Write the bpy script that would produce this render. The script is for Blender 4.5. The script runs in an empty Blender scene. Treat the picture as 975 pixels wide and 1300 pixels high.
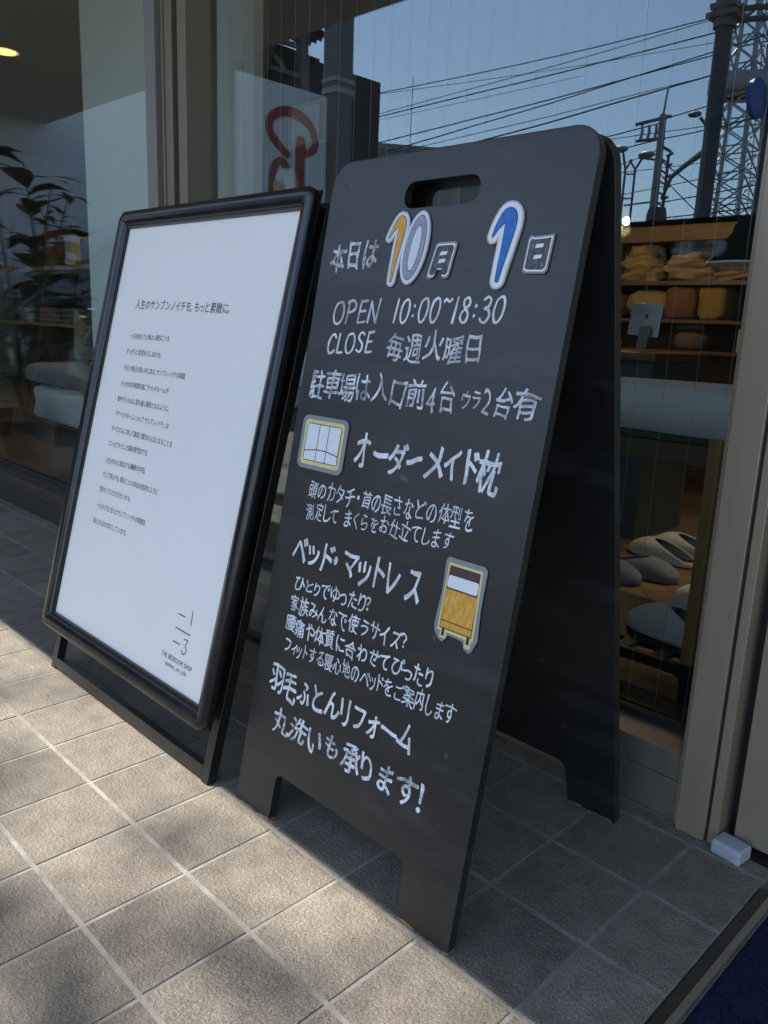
import bpy, bmesh, math, random
from math import sin, cos, pi, radians, sqrt, atan2
from mathutils import Vector, Matrix, noise
random.seed(7)
S = bpy.context.scene
COL = S.collection

# ---------------------------------------------------------------- camera
cam = bpy.data.cameras.new('camera'); camo = bpy.data.objects.new('camera', cam); COL.objects.link(camo)
camo.location = (0.73765, -1.14578, 0.77987)
camo.rotation_euler = (1.340321, -0.040015, 0.791863)
cam.sensor_fit = 'VERTICAL'; cam.sensor_height = 24.0; cam.lens = 24.0 * 1017.735 / 1300
cam.clip_start = 0.02; cam.clip_end = 3000
S.camera = camo
# ---------------------------------------------------------------- sky, sun, exposure
SUN_TO = Vector((-0.639, -0.449, 1.0)).normalized()
w = bpy.data.worlds.new('World'); S.world = w; w.use_nodes = True
nt = w.node_tree; bg = nt.nodes['Background']
sky = nt.nodes.new('ShaderNodeTexSky'); sky.sky_type = 'NISHITA'; sky.sun_disc = False
sky.sun_elevation = math.asin(SUN_TO.z); sky.sun_rotation = atan2(SUN_TO.x, SUN_TO.y)
sky.air_density = 1.0; sky.dust_density = 0.6; sky.ozone_density = 1.2
nt.links.new(sky.outputs[0], bg.inputs[0]); bg.inputs[1].default_value = 0.12
sl = bpy.data.lights.new('sun', 'SUN'); sl.energy = 4.1; sl.angle = radians(0.53); sl.color = (1.0, 0.93, 0.82)
so = bpy.data.objects.new('sun', sl); COL.objects.link(so); so.location = (-6, -5, 12)
so.rotation_euler = SUN_TO.to_track_quat('Z', 'Y').to_euler()
S.view_settings.view_transform = 'Standard'; S.view_settings.look = 'None'
S.view_settings.exposure = 1.55; S.view_settings.gamma = 1; S.view_settings.use_curve_mapping = False
S.cycles.max_bounces = 10; S.cycles.transparent_max_bounces = 16; S.cycles.glossy_bounces = 5

# ================================================================ materials
MATS = {}
def nodes(name):
    m = bpy.data.materials.new(name); m.use_nodes = True
    t = m.node_tree; b = t.nodes['Principled BSDF']
    return m, t, b
def N(t, typ, **kw):
    n = t.nodes.new(typ)
    for k, v in kw.items():
        if k.startswith('i_'):
            k = k[2:]; n.inputs[int(k) if k.isdigit() else k].default_value = v
        else: setattr(n, k, v)
    return n
def ramp(t, fac, stops):
    r = t.nodes.new('ShaderNodeValToRGB'); e = r.color_ramp.elements
    while len(e) < len(stops): e.new(0.5)
    for el, (p, c) in zip(e, stops):
        el.position = p; el.color = (*c, 1) if len(c) == 3 else c
    t.links.new(fac, r.inputs[0]); return r
def mat(name, c, rough=0.5, metal=0.0, spec=0.5, var=0.12, scale=20.0, bump=0.0, bscale=None, stretch=(1, 1, 1), coat=0.0, sheen=0.0, rvar=0.08):
    """one plain surface: base colour with a little real unevenness in tone, gloss and relief"""
    m, t, b = nodes(name)
    tc = N(t, 'ShaderNodeNewGeometry')
    mp = N(t, 'ShaderNodeMapping'); mp.inputs['Scale'].default_value = stretch
    t.links.new(tc.outputs['Position'], mp.inputs[0])
    nz = N(t, 'ShaderNodeTexNoise', i_Scale=scale, i_Detail=5.0, i_Roughness=0.6)
    t.links.new(mp.outputs[0], nz.inputs[0])
    lo = [x * (1 - var) for x in c]; hi = [min(1, x * (1 + var)) for x in c]
    r = ramp(t, nz.outputs[0], [(0.3, lo), (0.7, hi)])
    t.links.new(r.outputs[0], b.inputs['Base Color'])
    mr = N(t, 'ShaderNodeMapRange', i_3=max(0.0, rough - rvar), i_4=min(1, rough + rvar))
    t.links.new(nz.outputs[0], mr.inputs[0]); t.links.new(mr.outputs[0], b.inputs['Roughness'])
    b.inputs['Metallic'].default_value = metal; b.inputs['Specular IOR Level'].default_value = spec
    b.inputs['Coat Weight'].default_value = coat; b.inputs['Sheen Weight'].default_value = sheen
    if bump:
        n2 = N(t, 'ShaderNodeTexNoise', i_Scale=bscale or scale * 4, i_Detail=4.0)
        t.links.new(mp.outputs[0], n2.inputs[0])
        bp = N(t, 'ShaderNodeBump', i_Strength=bump, i_Distance=0.004)
        t.links.new(n2.outputs[0], bp.inputs['Height']); t.links.new(bp.outputs[0], b.inputs['Normal'])
    MATS[name] = m; return m
def emit(name, c, s):
    m, t, b = nodes(name); b.inputs['Base Color'].default_value = (*c, 1)
    b.inputs['Emission Color'].default_value = (*c, 1); b.inputs['Emission Strength'].default_value = s
    MATS[name] = m; return m

# tile: rough split stone, tone differs from tile to tile (face attribute)
def tile_mat():
    m, t, b = nodes('stone tile'); g = N(t, 'ShaderNodeNewGeometry')
    at = N(t, 'ShaderNodeAttribute', attribute_name='tone')
    n1 = N(t, 'ShaderNodeTexNoise', i_Scale=420.0, i_Detail=4.0, i_Roughness=0.65)
    n2 = N(t, 'ShaderNodeTexNoise', i_Scale=26.0, i_Detail=5.0, i_Roughness=0.6)
    n3 = N(t, 'ShaderNodeTexNoise', i_Scale=170.0, i_Detail=3.0, i_Roughness=0.6)
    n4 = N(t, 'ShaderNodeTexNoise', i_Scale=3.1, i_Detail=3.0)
    for n in (n1, n2, n3, n4): t.links.new(g.outputs['Position'], n.inputs[0])
    r1 = ramp(t, n1.outputs[0], [(0.34, (0.1, 0.088, 0.073)), (0.52, (0.204, 0.183, 0.156)), (0.7, (0.312, 0.284, 0.245))])
    r2 = ramp(t, n2.outputs[0], [(0.3, (0.72, 0.71, 0.69)), (0.7, (1.14, 1.12, 1.08))])
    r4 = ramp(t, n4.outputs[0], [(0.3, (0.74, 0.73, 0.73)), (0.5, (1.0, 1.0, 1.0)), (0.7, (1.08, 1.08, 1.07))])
    mx = N(t, 'ShaderNodeMix', data_type='RGBA', blend_type='MULTIPLY', i_0=1.0)
    t.links.new(r1.outputs[0], mx.inputs[6]); t.links.new(r2.outputs[0], mx.inputs[7])
    mx1 = N(t, 'ShaderNodeMix', data_type='RGBA', blend_type='MULTIPLY', i_0=1.0)
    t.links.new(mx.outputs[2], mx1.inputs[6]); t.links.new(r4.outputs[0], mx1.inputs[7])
    mx2 = N(t, 'ShaderNodeMix', data_type='RGBA', blend_type='MULTIPLY', i_0=1.0)
    t.links.new(mx1.outputs[2], mx2.inputs[6])
    cb = N(t, 'ShaderNodeCombineColor')
    for i in range(3): t.links.new(at.outputs['Fac'], cb.inputs[i])
    t.links.new(cb.outputs[0], mx2.inputs[7])
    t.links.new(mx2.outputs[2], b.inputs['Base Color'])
    b.inputs['Roughness'].default_value = 0.72; b.inputs['Specular IOR Level'].default_value = 0.4
    ad = N(t, 'ShaderNodeMath', operation='MULTIPLY_ADD', i_1=0.35)
    t.links.new(n1.outputs[0], ad.inputs[0]); t.links.new(n3.outputs[0], ad.inputs[2])
    bp = N(t, 'ShaderNodeBump', i_Strength=0.95, i_Distance=0.0032)
    t.links.new(ad.outputs[0], bp.inputs['Height']); t.links.new(bp.outputs[0], b.inputs['Normal'])
    MATS['tile'] = m
tile_mat()
mat('grout', (0.225, 0.212, 0.195), 0.9, var=0.35, scale=22, bump=0.5, bscale=500)
mat('asphalt', (0.05, 0.05, 0.05), 0.9, var=0.25, scale=60, bump=0.4)
mat('frame_black', (0.042, 0.043, 0.047), 0.19, metal=0.8, var=0.12, scale=30, rvar=0.07)
mat('frame_satin', (0.05, 0.049, 0.048), 0.3, metal=0.8, var=0.12, scale=30)
mat('rubber', (0.012, 0.012, 0.012), 0.7)
mat('poster', (0.88, 0.845, 0.785), 0.5, var=0.02, scale=2.2, spec=0.4)
pb = MATS['poster'].node_tree.nodes['Principled BSDF']; pb.inputs['Coat Weight'].default_value = 0.35; pb.inputs['Coat Roughness'].default_value = 0.45
mat('ink', (0.022, 0.022, 0.025), 0.5, var=0.2)
def bronze(name, c, rough):
    m = mat(name, c, rough, metal=0.75, var=0.06, scale=9, stretch=(6, 6, 0.4), rvar=0.06, bump=0.05, bscale=300); return m
bronze('bronze', (0.34, 0.305, 0.26), 0.42)
bronze('bronze_jamb', (0.3, 0.238, 0.175), 0.42); MATS['bronze_jamb'].node_tree.nodes['Principled BSDF'].inputs['Metallic'].default_value = 0.3
bronze('mullion_tan', (0.21, 0.18, 0.135), 0.5); MATS['mullion_tan'].node_tree.nodes['Principled BSDF'].inputs['Metallic'].default_value = 0.4
bronze('bronze_pale', (0.45, 0.42, 0.385), 0.4)
bronze('bronze_dark', (0.1, 0.09, 0.08), 0.4)
mat('gasket', (0.01, 0.01, 0.011), 0.6)
mat('mauve_stile', (0.2, 0.185, 0.185), 0.45, var=0.06)
mat('white_wall', (0.72, 0.74, 0.72), 0.85, var=0.04, scale=4, bump=0.1, bscale=200)
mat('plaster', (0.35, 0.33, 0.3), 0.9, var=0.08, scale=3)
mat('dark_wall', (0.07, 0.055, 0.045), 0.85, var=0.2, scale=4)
mat('inner_ceiling', (0.3, 0.27, 0.235), 0.9, var=0.06, scale=3)
mat('soffit', (0.62, 0.55, 0.46), 0.75, var=0.08, scale=6, stretch=(1, 8, 1))
mat('concrete', (0.3, 0.3, 0.29), 0.9, var=0.15, scale=2, bump=0.3)
mat('oak', (0.42, 0.245, 0.085), 0.5, var=0.22, scale=14, stretch=(6, 6, 0.6), bump=0.08)
mat('rail_oak', (0.24, 0.15, 0.075), 0.6, var=0.18, scale=12, stretch=(0.6, 6, 6))
mat('rail_wood', (0.15, 0.115, 0.085), 0.6, var=0.18, scale=12, stretch=(0.6, 6, 6))
mat('walnut', (0.16, 0.085, 0.04), 0.5, var=0.25, scale=10, stretch=(0.6, 6, 6))
mat('mattress', (0.8, 0.83, 0.86), 0.9, var=0.03, scale=18, bump=0.25, bscale=420, sheen=0.2)
mat('green_cloth', (0.05, 0.085, 0.07), 0.9, var=0.1, bump=0.2)
mat('grey_cloth', (0.3, 0.3, 0.34), 0.9, var=0.12, scale=160, bump=0.2)
mat('navy_carpet', (0.006, 0.012, 0.042), 0.95, var=0.8, scale=330, bump=1.0, bscale=420, spec=0.1, sheen=0.05)
mat('black_metal', (0.012, 0.016, 0.026), 0.45, var=0.2)
mat('futon_gold', (0.44, 0.29, 0.12), 0.85, var=0.12, scale=6, bump=0.4, bscale=30, sheen=0.2)
mat('futon_tan', (0.42, 0.27, 0.15), 0.85, var=0.12, scale=6, bump=0.4, bscale=30, sheen=0.2)
mat('cushion_rust', (0.25, 0.1, 0.045), 0.9, var=0.15, bump=0.3)
mat('cushion_mustard', (0.36, 0.21, 0.04), 0.9, var=0.15, bump=0.3)
mat('cushion_brown', (0.22, 0.12, 0.06), 0.9, var=0.15, bump=0.3)
mat('silver', (0.55, 0.56, 0.58), 0.35, metal=0.9, var=0.04)
mat('white_plastic', (0.75, 0.76, 0.76), 0.4, var=0.04)
mat('grey_plastic', (0.36, 0.385, 0.43), 0.42, var=0.05, scale=60, bump=0.08)
mat('slip_white', (0.82, 0.84, 0.86), 0.95, var=0.06, scale=90, bump=0.5, bscale=600, sheen=0.3)
mat('slip_beige', (0.68, 0.645, 0.6), 0.95, var=0.07, scale=90, bump=0.5, bscale=600, sheen=0.3)
mat('slip_blue', (0.22, 0.27, 0.38), 0.95, var=0.1, scale=90, bump=0.5, bscale=600, sheen=0.3)
mat('slip_navy', (0.055, 0.062, 0.11), 0.95, var=0.15, scale=90, bump=0.5, bscale=600)
mat('slip_grey', (0.14, 0.14, 0.15), 0.95, var=0.15, scale=90, bump=0.5, bscale=600)
mat('pendant_black', (0.012, 0.012, 0.012), 0.4)
mat('car_paint', (0.012, 0.014, 0.018), 0.18, var=0.1, coat=0.6)
mat('leaf', (0.055, 0.075, 0.03), 0.5, var=0.4, scale=12)
mat('leaf_dark', (0.035, 0.055, 0.022), 0.55, var=0.4, scale=12)
mat('bark', (0.12, 0.095, 0.07), 0.9, var=0.3, scale=25, bump=0.5)
mat('driftwood', (0.33, 0.29, 0.25), 0.8, var=0.2, scale=25)
mat('terracotta', (0.2, 0.085, 0.055), 0.85, var=0.12)
mat('dark_pot', (0.03, 0.03, 0.032), 0.6)
mat('soil', (0.05, 0.035, 0.025), 0.95, var=0.3, scale=80)
mat('steel_grey', (0.16, 0.165, 0.17), 0.55, metal=0.3, var=0.15, scale=5)
mat('steel_pole', (0.075, 0.085, 0.1), 0.55, var=0.15, scale=3)
mat('galvanised', (0.35, 0.36, 0.37), 0.5, metal=0.5, var=0.15, scale=4)
mat('cable', (0.02, 0.02, 0.022), 0.6)
mat('wall_white', (0.8, 0.8, 0.8), 0.85, var=0.04, scale=2)
mat('sign_red', (0.33, 0.025, 0.035), 0.5, var=0.06)
mat('roof_rust', (0.06, 0.055, 0.05), 0.8, var=0.3, scale=5)
mat('disc_blue', (0.04, 0.13, 0.4), 0.4, var=0.06)
mat('building_beige', (0.4, 0.37, 0.33), 0.85, var=0.08, scale=1)
mat('building_grey', (0.3, 0.31, 0.33), 0.85, var=0.08, scale=1)
mat('window_dark', (0.03, 0.035, 0.045), 0.12, var=0.1)
mat('paper', (0.6, 0.58, 0.54), 0.8, var=0.05)
mat('towel_pink', (0.36, 0.2, 0.18), 0.95, var=0.2, scale=60, bump=0.4)
mat('towel_blue', (0.06, 0.12, 0.17), 0.95, var=0.2, scale=60, bump=0.4)
mat('towel_green', (0.2, 0.26, 0.19), 0.95, var=0.2, scale=60, bump=0.4)
mat('towel_olive', (0.17, 0.17, 0.12), 0.95, var=0.2, scale=60, bump=0.4)
mat('desk_grey', (0.07, 0.09, 0.1), 0.6, var=0.1)
mat('mag_grey', (0.24, 0.25, 0.265), 0.4, var=0.05, scale=60)
mat('mag_edge', (0.42, 0.43, 0.42), 0.4, var=0.05, scale=60)
mat('mag_white', (0.78, 0.79, 0.8), 0.4, var=0.04, scale=60)
mat('mag_lilac', (0.66, 0.68, 0.78), 0.4, var=0.04, scale=60)
mat('mag_yellow', (0.74, 0.62, 0.24), 0.45, var=0.08, scale=90)
mat('mag_line', (0.03, 0.028, 0.045), 0.5, var=0.2, scale=90)
mat('mag_maroon', (0.075, 0.032, 0.04), 0.5, var=0.2, scale=200)
mat('mag_ring', (0.3, 0.31, 0.35), 0.45, var=0.25, scale=260)
emit('bulb_lit', (1.0, 0.8, 0.5), 26.0)
emit('downlight_lit', (1.0, 0.72, 0.42), 5.0)
emit('downlight_warm', (1.0, 0.55, 0.2), 2.2)

def crayon(name, c1, c2, sc, ang):
    """colour laid on in strokes"""
    m, t, b = nodes(name); g = N(t, 'ShaderNodeNewGeometry')
    mp = N(t, 'ShaderNodeMapping'); mp.inputs['Rotation'].default_value = (0, ang, 0); mp.inputs['Scale'].default_value = (sc, sc, sc * 0.1)
    t.links.new(g.outputs['Position'], mp.inputs[0])
    nz = N(t, 'ShaderNodeTexNoise', i_Scale=1.0, i_Detail=4.0, i_Roughness=0.7); t.links.new(mp.outputs[0], nz.inputs[0])
    r = ramp(t, nz.outputs[0], [(0.45, c1), (0.68, c2)]); t.links.new(r.outputs[0], b.inputs['Base Color'])
    b.inputs['Roughness'].default_value = 0.5; MATS[name] = m
crayon('mag_orange', (0.66, 0.28, 0.018), (0.8, 0.5, 0.13), 420, 0.75)
crayon('mag_blue', (0.008, 0.1, 0.45), (0.05, 0.24, 0.6), 500, 0.3)
crayon('mag_scribble', (0.028, 0.03, 0.034), (0.2, 0.21, 0.22), 600, 0.4)

def chalk_mat(name, c, patchy, fine=330.0):
    m, t, b = nodes(name); g = N(t, 'ShaderNodeNewGeometry')
    nz = N(t, 'ShaderNodeTexNoise', i_Scale=fine, i_Detail=4.0, i_Roughness=0.7)
    n2 = N(t, 'ShaderNodeTexNoise', i_Scale=45.0, i_Detail=2.0)
    t.links.new(g.outputs['Position'], nz.inputs[0]); t.links.new(g.outputs['Position'], n2.inputs[0])
    mm = N(t, 'ShaderNodeMath', operation='ADD'); t.links.new(nz.outputs[0], mm.inputs[0]); t.links.new(n2.outputs[0], mm.inputs[1])
    lo = [x * patchy for x in c]
    r = ramp(t, mm.outputs[0], [(0.42, lo), (0.56, c)])
    md = N(t, 'ShaderNodeMath', operation='MULTIPLY', i_1=0.5); t.links.new(mm.outputs[0], md.inputs[0]); t.links.new(md.outputs[0], r.inputs[0])
    t.links.new(r.outputs[0], b.inputs['Base Color']); b.inputs['Roughness'].default_value = 0.7
    MATS[name] = m
chalk_mat('chalk', (0.82, 0.835, 0.86), 0.62)
chalk_mat('chalk_worn', (0.8, 0.815, 0.84), 0.3, 190.0)
chalk_mat('chalk_thin', (0.72, 0.735, 0.76), 0.5)

def board_mat():
    m, t, b = nodes('blackboard paint'); g = N(t, 'ShaderNodeNewGeometry')
    n1 = N(t, 'ShaderNodeTexNoise', i_Scale=7.0, i_Detail=5.0, i_Roughness=0.6)
    n2 = N(t, 'ShaderNodeTexNoise', i_Scale=500.0, i_Detail=2.0)
    n3 = N(t, 'ShaderNodeTexNoise', i_Scale=60.0, i_Detail=3.0)
    for n in (n1, n2, n3): t.links.new(g.outputs['Position'], n.inputs[0])
    r = ramp(t, n1.outputs[0], [(0.3, (0.0095, 0.010, 0.0108)), (0.7, (0.0135, 0.014, 0.015))])
    mp = N(t, 'ShaderNodeMapping'); mp.inputs['Rotation'].default_value = (0, 0.5, 0); mp.inputs['Scale'].default_value = (3.0, 3.0, 11.0); t.links.new(g.outputs['Position'], mp.inputs[0])
    n5 = N(t, 'ShaderNodeTexNoise', i_Scale=1.6, i_Detail=7.0, i_Roughness=0.68); t.links.new(mp.outputs[0], n5.inputs[0])
    sm = ramp(t, n5.outputs[0], [(0.5, (0, 0, 0)), (0.74, (0.022, 0.0225, 0.0235))])       # wiped chalk film
    n6 = N(t, 'ShaderNodeTexNoise', i_Scale=38.0, i_Detail=1.0); t.links.new(g.outputs['Position'], n6.inputs[0])
    sp = ramp(t, n6.outputs[0], [(0.775, (0, 0, 0)), (0.80, (0.05, 0.05, 0.05))])         # small knocks
    ad1 = N(t, 'ShaderNodeMix', data_type='RGBA', blend_type='ADD', i_0=1.0); t.links.new(r.outputs[0], ad1.inputs[6]); t.links.new(sm.outputs[0], ad1.inputs[7])
    ad2 = N(t, 'ShaderNodeMix', data_type='RGBA', blend_type='ADD', i_0=1.0); t.links.new(ad1.outputs[2], ad2.inputs[6]); t.links.new(sp.outputs[0], ad2.inputs[7])
    # bare wood where the bottom edge has chipped
    sx = N(t, 'ShaderNodeSeparateXYZ'); t.links.new(g.outputs['Position'], sx.inputs[0])
    a = N(t, 'ShaderNodeMath', operation='MULTIPLY_ADD', i_1=0.016, i_2=-0.0062); t.links.new(n3.outputs[0], a.inputs[0])
    lt = N(t, 'ShaderNodeMath', operation='LESS_THAN'); t.links.new(sx.outputs[2], lt.inputs[0]); t.links.new(a.outputs[0], lt.inputs[1])
    mx = N(t, 'ShaderNodeMix', data_type='RGBA'); mx.inputs[7].default_value = (0.3, 0.15, 0.055, 1)
    t.links.new(lt.outputs[0], mx.inputs[0]); t.links.new(ad2.outputs[2], mx.inputs[6]); t.links.new(mx.outputs[2], b.inputs['Base Color'])
    mr = N(t, 'ShaderNodeMapRange', i_3=0.32, i_4=0.44); t.links.new(n5.outputs[0], mr.inputs[0]); t.links.new(mr.outputs[0], b.inputs['Roughness'])
    b.inputs['Specular IOR Level'].default_value = 0.55
    bp = N(t, 'ShaderNodeBump', i_Strength=0.06, i_Distance=0.001); t.links.new(n2.outputs[0], bp.inputs['Height']); t.links.new(bp.outputs[0], b.inputs['Normal'])
    MATS['board'] = m
board_mat()

def glass_mat():
    """coated shop window: lets part of the light through and mirrors part of it"""
    m, t, b = nodes('coated glass'); t.nodes.remove(b); out = t.nodes['Material Output']
    g = N(t, 'ShaderNodeNewGeometry'); dp = N(t, 'ShaderNodeVectorMath', operation='DOT_PRODUCT'); t.links.new(g.outputs['Incoming'], dp.inputs[0]); t.links.new(g.outputs['Normal'], dp.inputs[1])
    ab = N(t, 'ShaderNodeMath', operation='ABSOLUTE'); t.links.new(dp.outputs['Value'], ab.inputs[0])
    om = N(t, 'ShaderNodeMath', operation='SUBTRACT', i_0=1.0); t.links.new(ab.outputs[0], om.inputs[1])
    pw = N(t, 'ShaderNodeMath', operation='POWER', i_1=5.0); t.links.new(om.outputs[0], pw.inputs[0])
    mr = N(t, 'ShaderNodeMath', operation='MULTIPLY_ADD', i_1=0.85, i_2=0.1); t.links.new(pw.outputs[0], mr.inputs[0])
    cl = N(t, 'ShaderNodeMath', operation='MINIMUM', i_1=0.95); t.links.new(mr.outputs[0], cl.inputs[0])
    tr = N(t, 'ShaderNodeBsdfTransparent'); tr.inputs[0].default_value = (0.86, 0.9, 0.885, 1)
    gl = N(t, 'ShaderNodeBsdfGlossy'); gl.inputs['Color'].default_value = (0.82, 0.93, 1, 1); gl.inputs['Roughness'].default_value = 0.0
    wv = N(t, 'ShaderNodeTexNoise', i_Scale=2.4, i_Detail=1.0); t.links.new(g.outputs['Position'], wv.inputs[0])
    bp = N(t, 'ShaderNodeBump', i_Strength=1.0, i_Distance=0.00022); t.links.new(wv.outputs[0], bp.inputs['Height']); t.links.new(bp.outputs[0], gl.inputs['Normal'])
    mx = N(t, 'ShaderNodeMixShader'); t.links.new(cl.outputs[0], mx.inputs[0]); t.links.new(tr.outputs[0], mx.inputs[1]); t.links.new(gl.outputs[0], mx.inputs[2])
    t.links.new(mx.outputs[0], out.inputs[0]); MATS['glass'] = m
glass_mat()

def herringbone():
    m, t, b = nodes('herringbone floor'); g = N(t, 'ShaderNodeNewGeometry')
    at = N(t, 'ShaderNodeAttribute', attribute_name='tone')
    nz = N(t, 'ShaderNodeTexNoise', i_Scale=28.0, i_Detail=5.0, i_Roughness=0.6); t.links.new(g.outputs['Position'], nz.inputs[0])
    r = ramp(t, nz.outputs[0], [(0.3, (0.15, 0.098, 0.06)), (0.7, (0.25, 0.172, 0.11))])
    mx = N(t, 'ShaderNodeMix', data_type='RGBA', blend_type='MULTIPLY', i_0=1.0); cb = N(t, 'ShaderNodeCombineColor')
    for i in range(3): t.links.new(at.outputs['Fac'], cb.inputs[i])
    t.links.new(r.outputs[0], mx.inputs[6]); t.links.new(cb.outputs[0], mx.inputs[7]); t.links.new(mx.outputs[2], b.inputs['Base Color'])
    b.inputs['Roughness'].default_value = 0.45; MATS['herring'] = m
herringbone()

# ================================================================ mesh helpers
class MB:
    def __init__(s): s.v = []; s.f = []; s.tone = []
    def add(s, vs, fs, tone=1.0):
        o = len(s.v); s.v += [tuple(x) for x in vs]; s.f += [tuple(i + o for i in f) for f in fs]; s.tone += [tone] * len(fs); return s
    def box(s, a, b, M=None):
        (x0, y0, z0), (x1, y1, z1) = a, b
        vs = [Vector(p) for p in [(x0, y0, z0), (x1, y0, z0), (x1, y1, z0), (x0, y1, z0), (x0, y0, z1), (x1, y0, z1), (x1, y1, z1), (x0, y1, z1)]]
        if M: vs = [M @ v for v in vs]
        return s.add(vs, [(0, 3, 2, 1), (4, 5, 6, 7), (0, 1, 5, 4), (1, 2, 6, 5), (2, 3, 7, 6), (3, 0, 4, 7)])
    def tube(s, pts, r, n=8, caps=True):
        pts = [Vector(p) for p in pts]; rs = r if isinstance(r, (list, tuple)) else [r] * len(pts)
        vs = []; prev = None
        for i, p in enumerate(pts):
            d = (pts[min(i + 1, len(pts) - 1)] - pts[max(i - 1, 0)]).normalized()
            if prev is None: a = d.orthogonal().normalized()
            else: a = (prev - d * prev.dot(d)).normalized()
            prev = a; b = d.cross(a)
            for k in range(n):
                th = 2 * pi * k / n; vs.append(p + (a * cos(th) + b * sin(th)) * rs[i])
        fs = []
        for i in range(len(pts) - 1):
            for k in range(n): fs.append((i * n + k, i * n + (k + 1) % n, (i + 1) * n + (k + 1) % n, (i + 1) * n + k))
        if caps: fs.append(tuple(range(n - 1, -1, -1))); fs.append(tuple((len(pts) - 1) * n + k for k in range(n)))
        return s.add(vs, fs)
    def bar(s, p, q, w, h=None):
        """square bar between two points"""
        h = h or w; p = Vector(p); q = Vector(q); d = (q - p).normalized()
        up = Vector((0, 0, 1)) if abs(d.z) < 0.9 else Vector((0, 1, 0))
        a = d.cross(up).normalized() * w / 2; b = a.cross(d).normalized() * h / 2
        vs = [p + a + b, p - a + b, p - a - b, p + a - b, q + a + b, q - a + b, q - a - b, q + a - b]
        return s.add(vs, [(3, 2, 1, 0), (4, 5, 6, 7), (0, 1, 5, 4), (1, 2, 6, 5), (2, 3, 7, 6), (3, 0, 4, 7)])
    def lathe(s, prof, c=(0, 0, 0), n=32, M=None):
        vs = []; c = Vector(c)
        for r, z in prof:
            for k in range(n):
                p = Vector((r * cos(2 * pi * k / n), r * sin(2 * pi * k / n), z)); vs.append(c + (M @ p if M else p))
        fs = []
        for i in range(len(prof) - 1):
            for k in range(n): fs.append((i * n + k, i * n + (k + 1) % n, (i + 1) * n + (k + 1) % n, (i + 1) * n + k))
        return s.add(vs, fs)
    def blob(s, c, r, sq=2.6, nz=0.12, nf=3.0, nu=20, nv=12, seed=0, M=None):
        """soft cushion shape: superellipsoid with folds"""
        vs = []; c = Vector(c); e = 2 / sq
        sg = lambda x: (1 if x >= 0 else -1) * abs(x) ** e
        for j in range(nv + 1):
            ph = -pi / 2 + pi * j / nv
            for i in range(nu):
                th = 2 * pi * i / nu
                p = Vector((r[0] * sg(cos(ph)) * sg(cos(th)), r[1] * sg(cos(ph)) * sg(sin(th)), r[2] * sg(sin(ph))))
                q = Vector((p.x / r[0], p.y / r[1], p.z / r[2]))
                k = 1 + nz * noise.noise(q * nf + Vector((seed * 7.1, seed * 3.3, seed))) + nz * 0.5 * noise.noise(q * nf * 2.3 + Vector((seed, 5, 1)))
                p = p * k
                vs.append(c + (M @ p if M else p))
        fs = [(j * nu + i, j * nu + (i + 1) % nu, (j + 1) * nu + (i + 1) % nu, (j + 1) * nu + i) for j in range(nv) for i in range(nu)]
        return s.add(vs, fs)
    def build(s, name, m, parent=None, smooth=False, bevel=0.0, seg=2, autosmooth=False):
        o = mesh_obj(name, s.v, s.f, m, parent, smooth)
        if any(abs(t - 1) > 1e-6 for t in s.tone):
            at = o.data.attributes.new('tone', 'FLOAT', 'FACE'); at.data.foreach_set('value', s.tone)
        if bevel:
            bm = bmesh.new(); bm.from_mesh(o.data)
            es = [e for e in bm.edges if len(e.link_faces) == 2 and e.calc_face_angle(0) > 0.5]
            bmesh.ops.bevel(bm, geom=es, offset=bevel, segments=seg, profile=0.5, affect='EDGES', clamp_overlap=True)
            bm.to_mesh(o.data); bm.free()
            for p in o.data.polygons: p.use_smooth = True
            o.data.set_sharp_from_angle(angle=radians(60))
            wn = o.modifiers.new('flat_faces', 'WEIGHTED_NORMAL'); wn.keep_sharp = True; wn.weight = 100
        if autosmooth:
            for p in o.data.polygons: p.use_smooth = True
            o.data.set_sharp_from_angle(angle=radians(40))
        return o
def wloc(o):
    v = Vector(o.location)
    while o.parent: o = o.parent; v += Vector(o.location)
    return v
def mesh_obj(name, vs, fs, m, parent=None, smooth=False):
    vs = [Vector(v) for v in vs]
    if parent: off = wloc(parent)
    else:
        lo = [min(v[i] for v in vs) for i in range(3)]; hi = [max(v[i] for v in vs) for i in range(3)]
        off = Vector(((lo[0] + hi[0]) / 2, (lo[1] + hi[1]) / 2, lo[2]))
    me = bpy.data.meshes.new(name); me.from_pydata([v - off for v in vs], [], fs); me.update()
    me.materials.append(MATS[m] if isinstance(m, str) else m)
    if smooth:
        for p in me.polygons: p.use_smooth = True
    o = bpy.data.objects.new(name, me); COL.objects.link(o)
    if parent: o.parent = parent
    else: o.location = off
    return o
def tag(o, label=None, cat=None, group=None, kind=None):
    if label: o['label'] = label
    if cat: o['category'] = cat
    if group: o['group'] = group
    if kind: o['kind'] = kind
    return o
def thing(name, label, cat, loc, group=None):
    o = bpy.data.objects.new(name, None); COL.objects.link(o); o.location = loc; o.empty_display_size = 0.1
    return tag(o, label, cat, group)
def dup(o, parent=None):
    c = o.copy(); COL.objects.link(c); c.parent = parent
    for ch in list(o.children): dup(ch, c)
    return c

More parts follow.
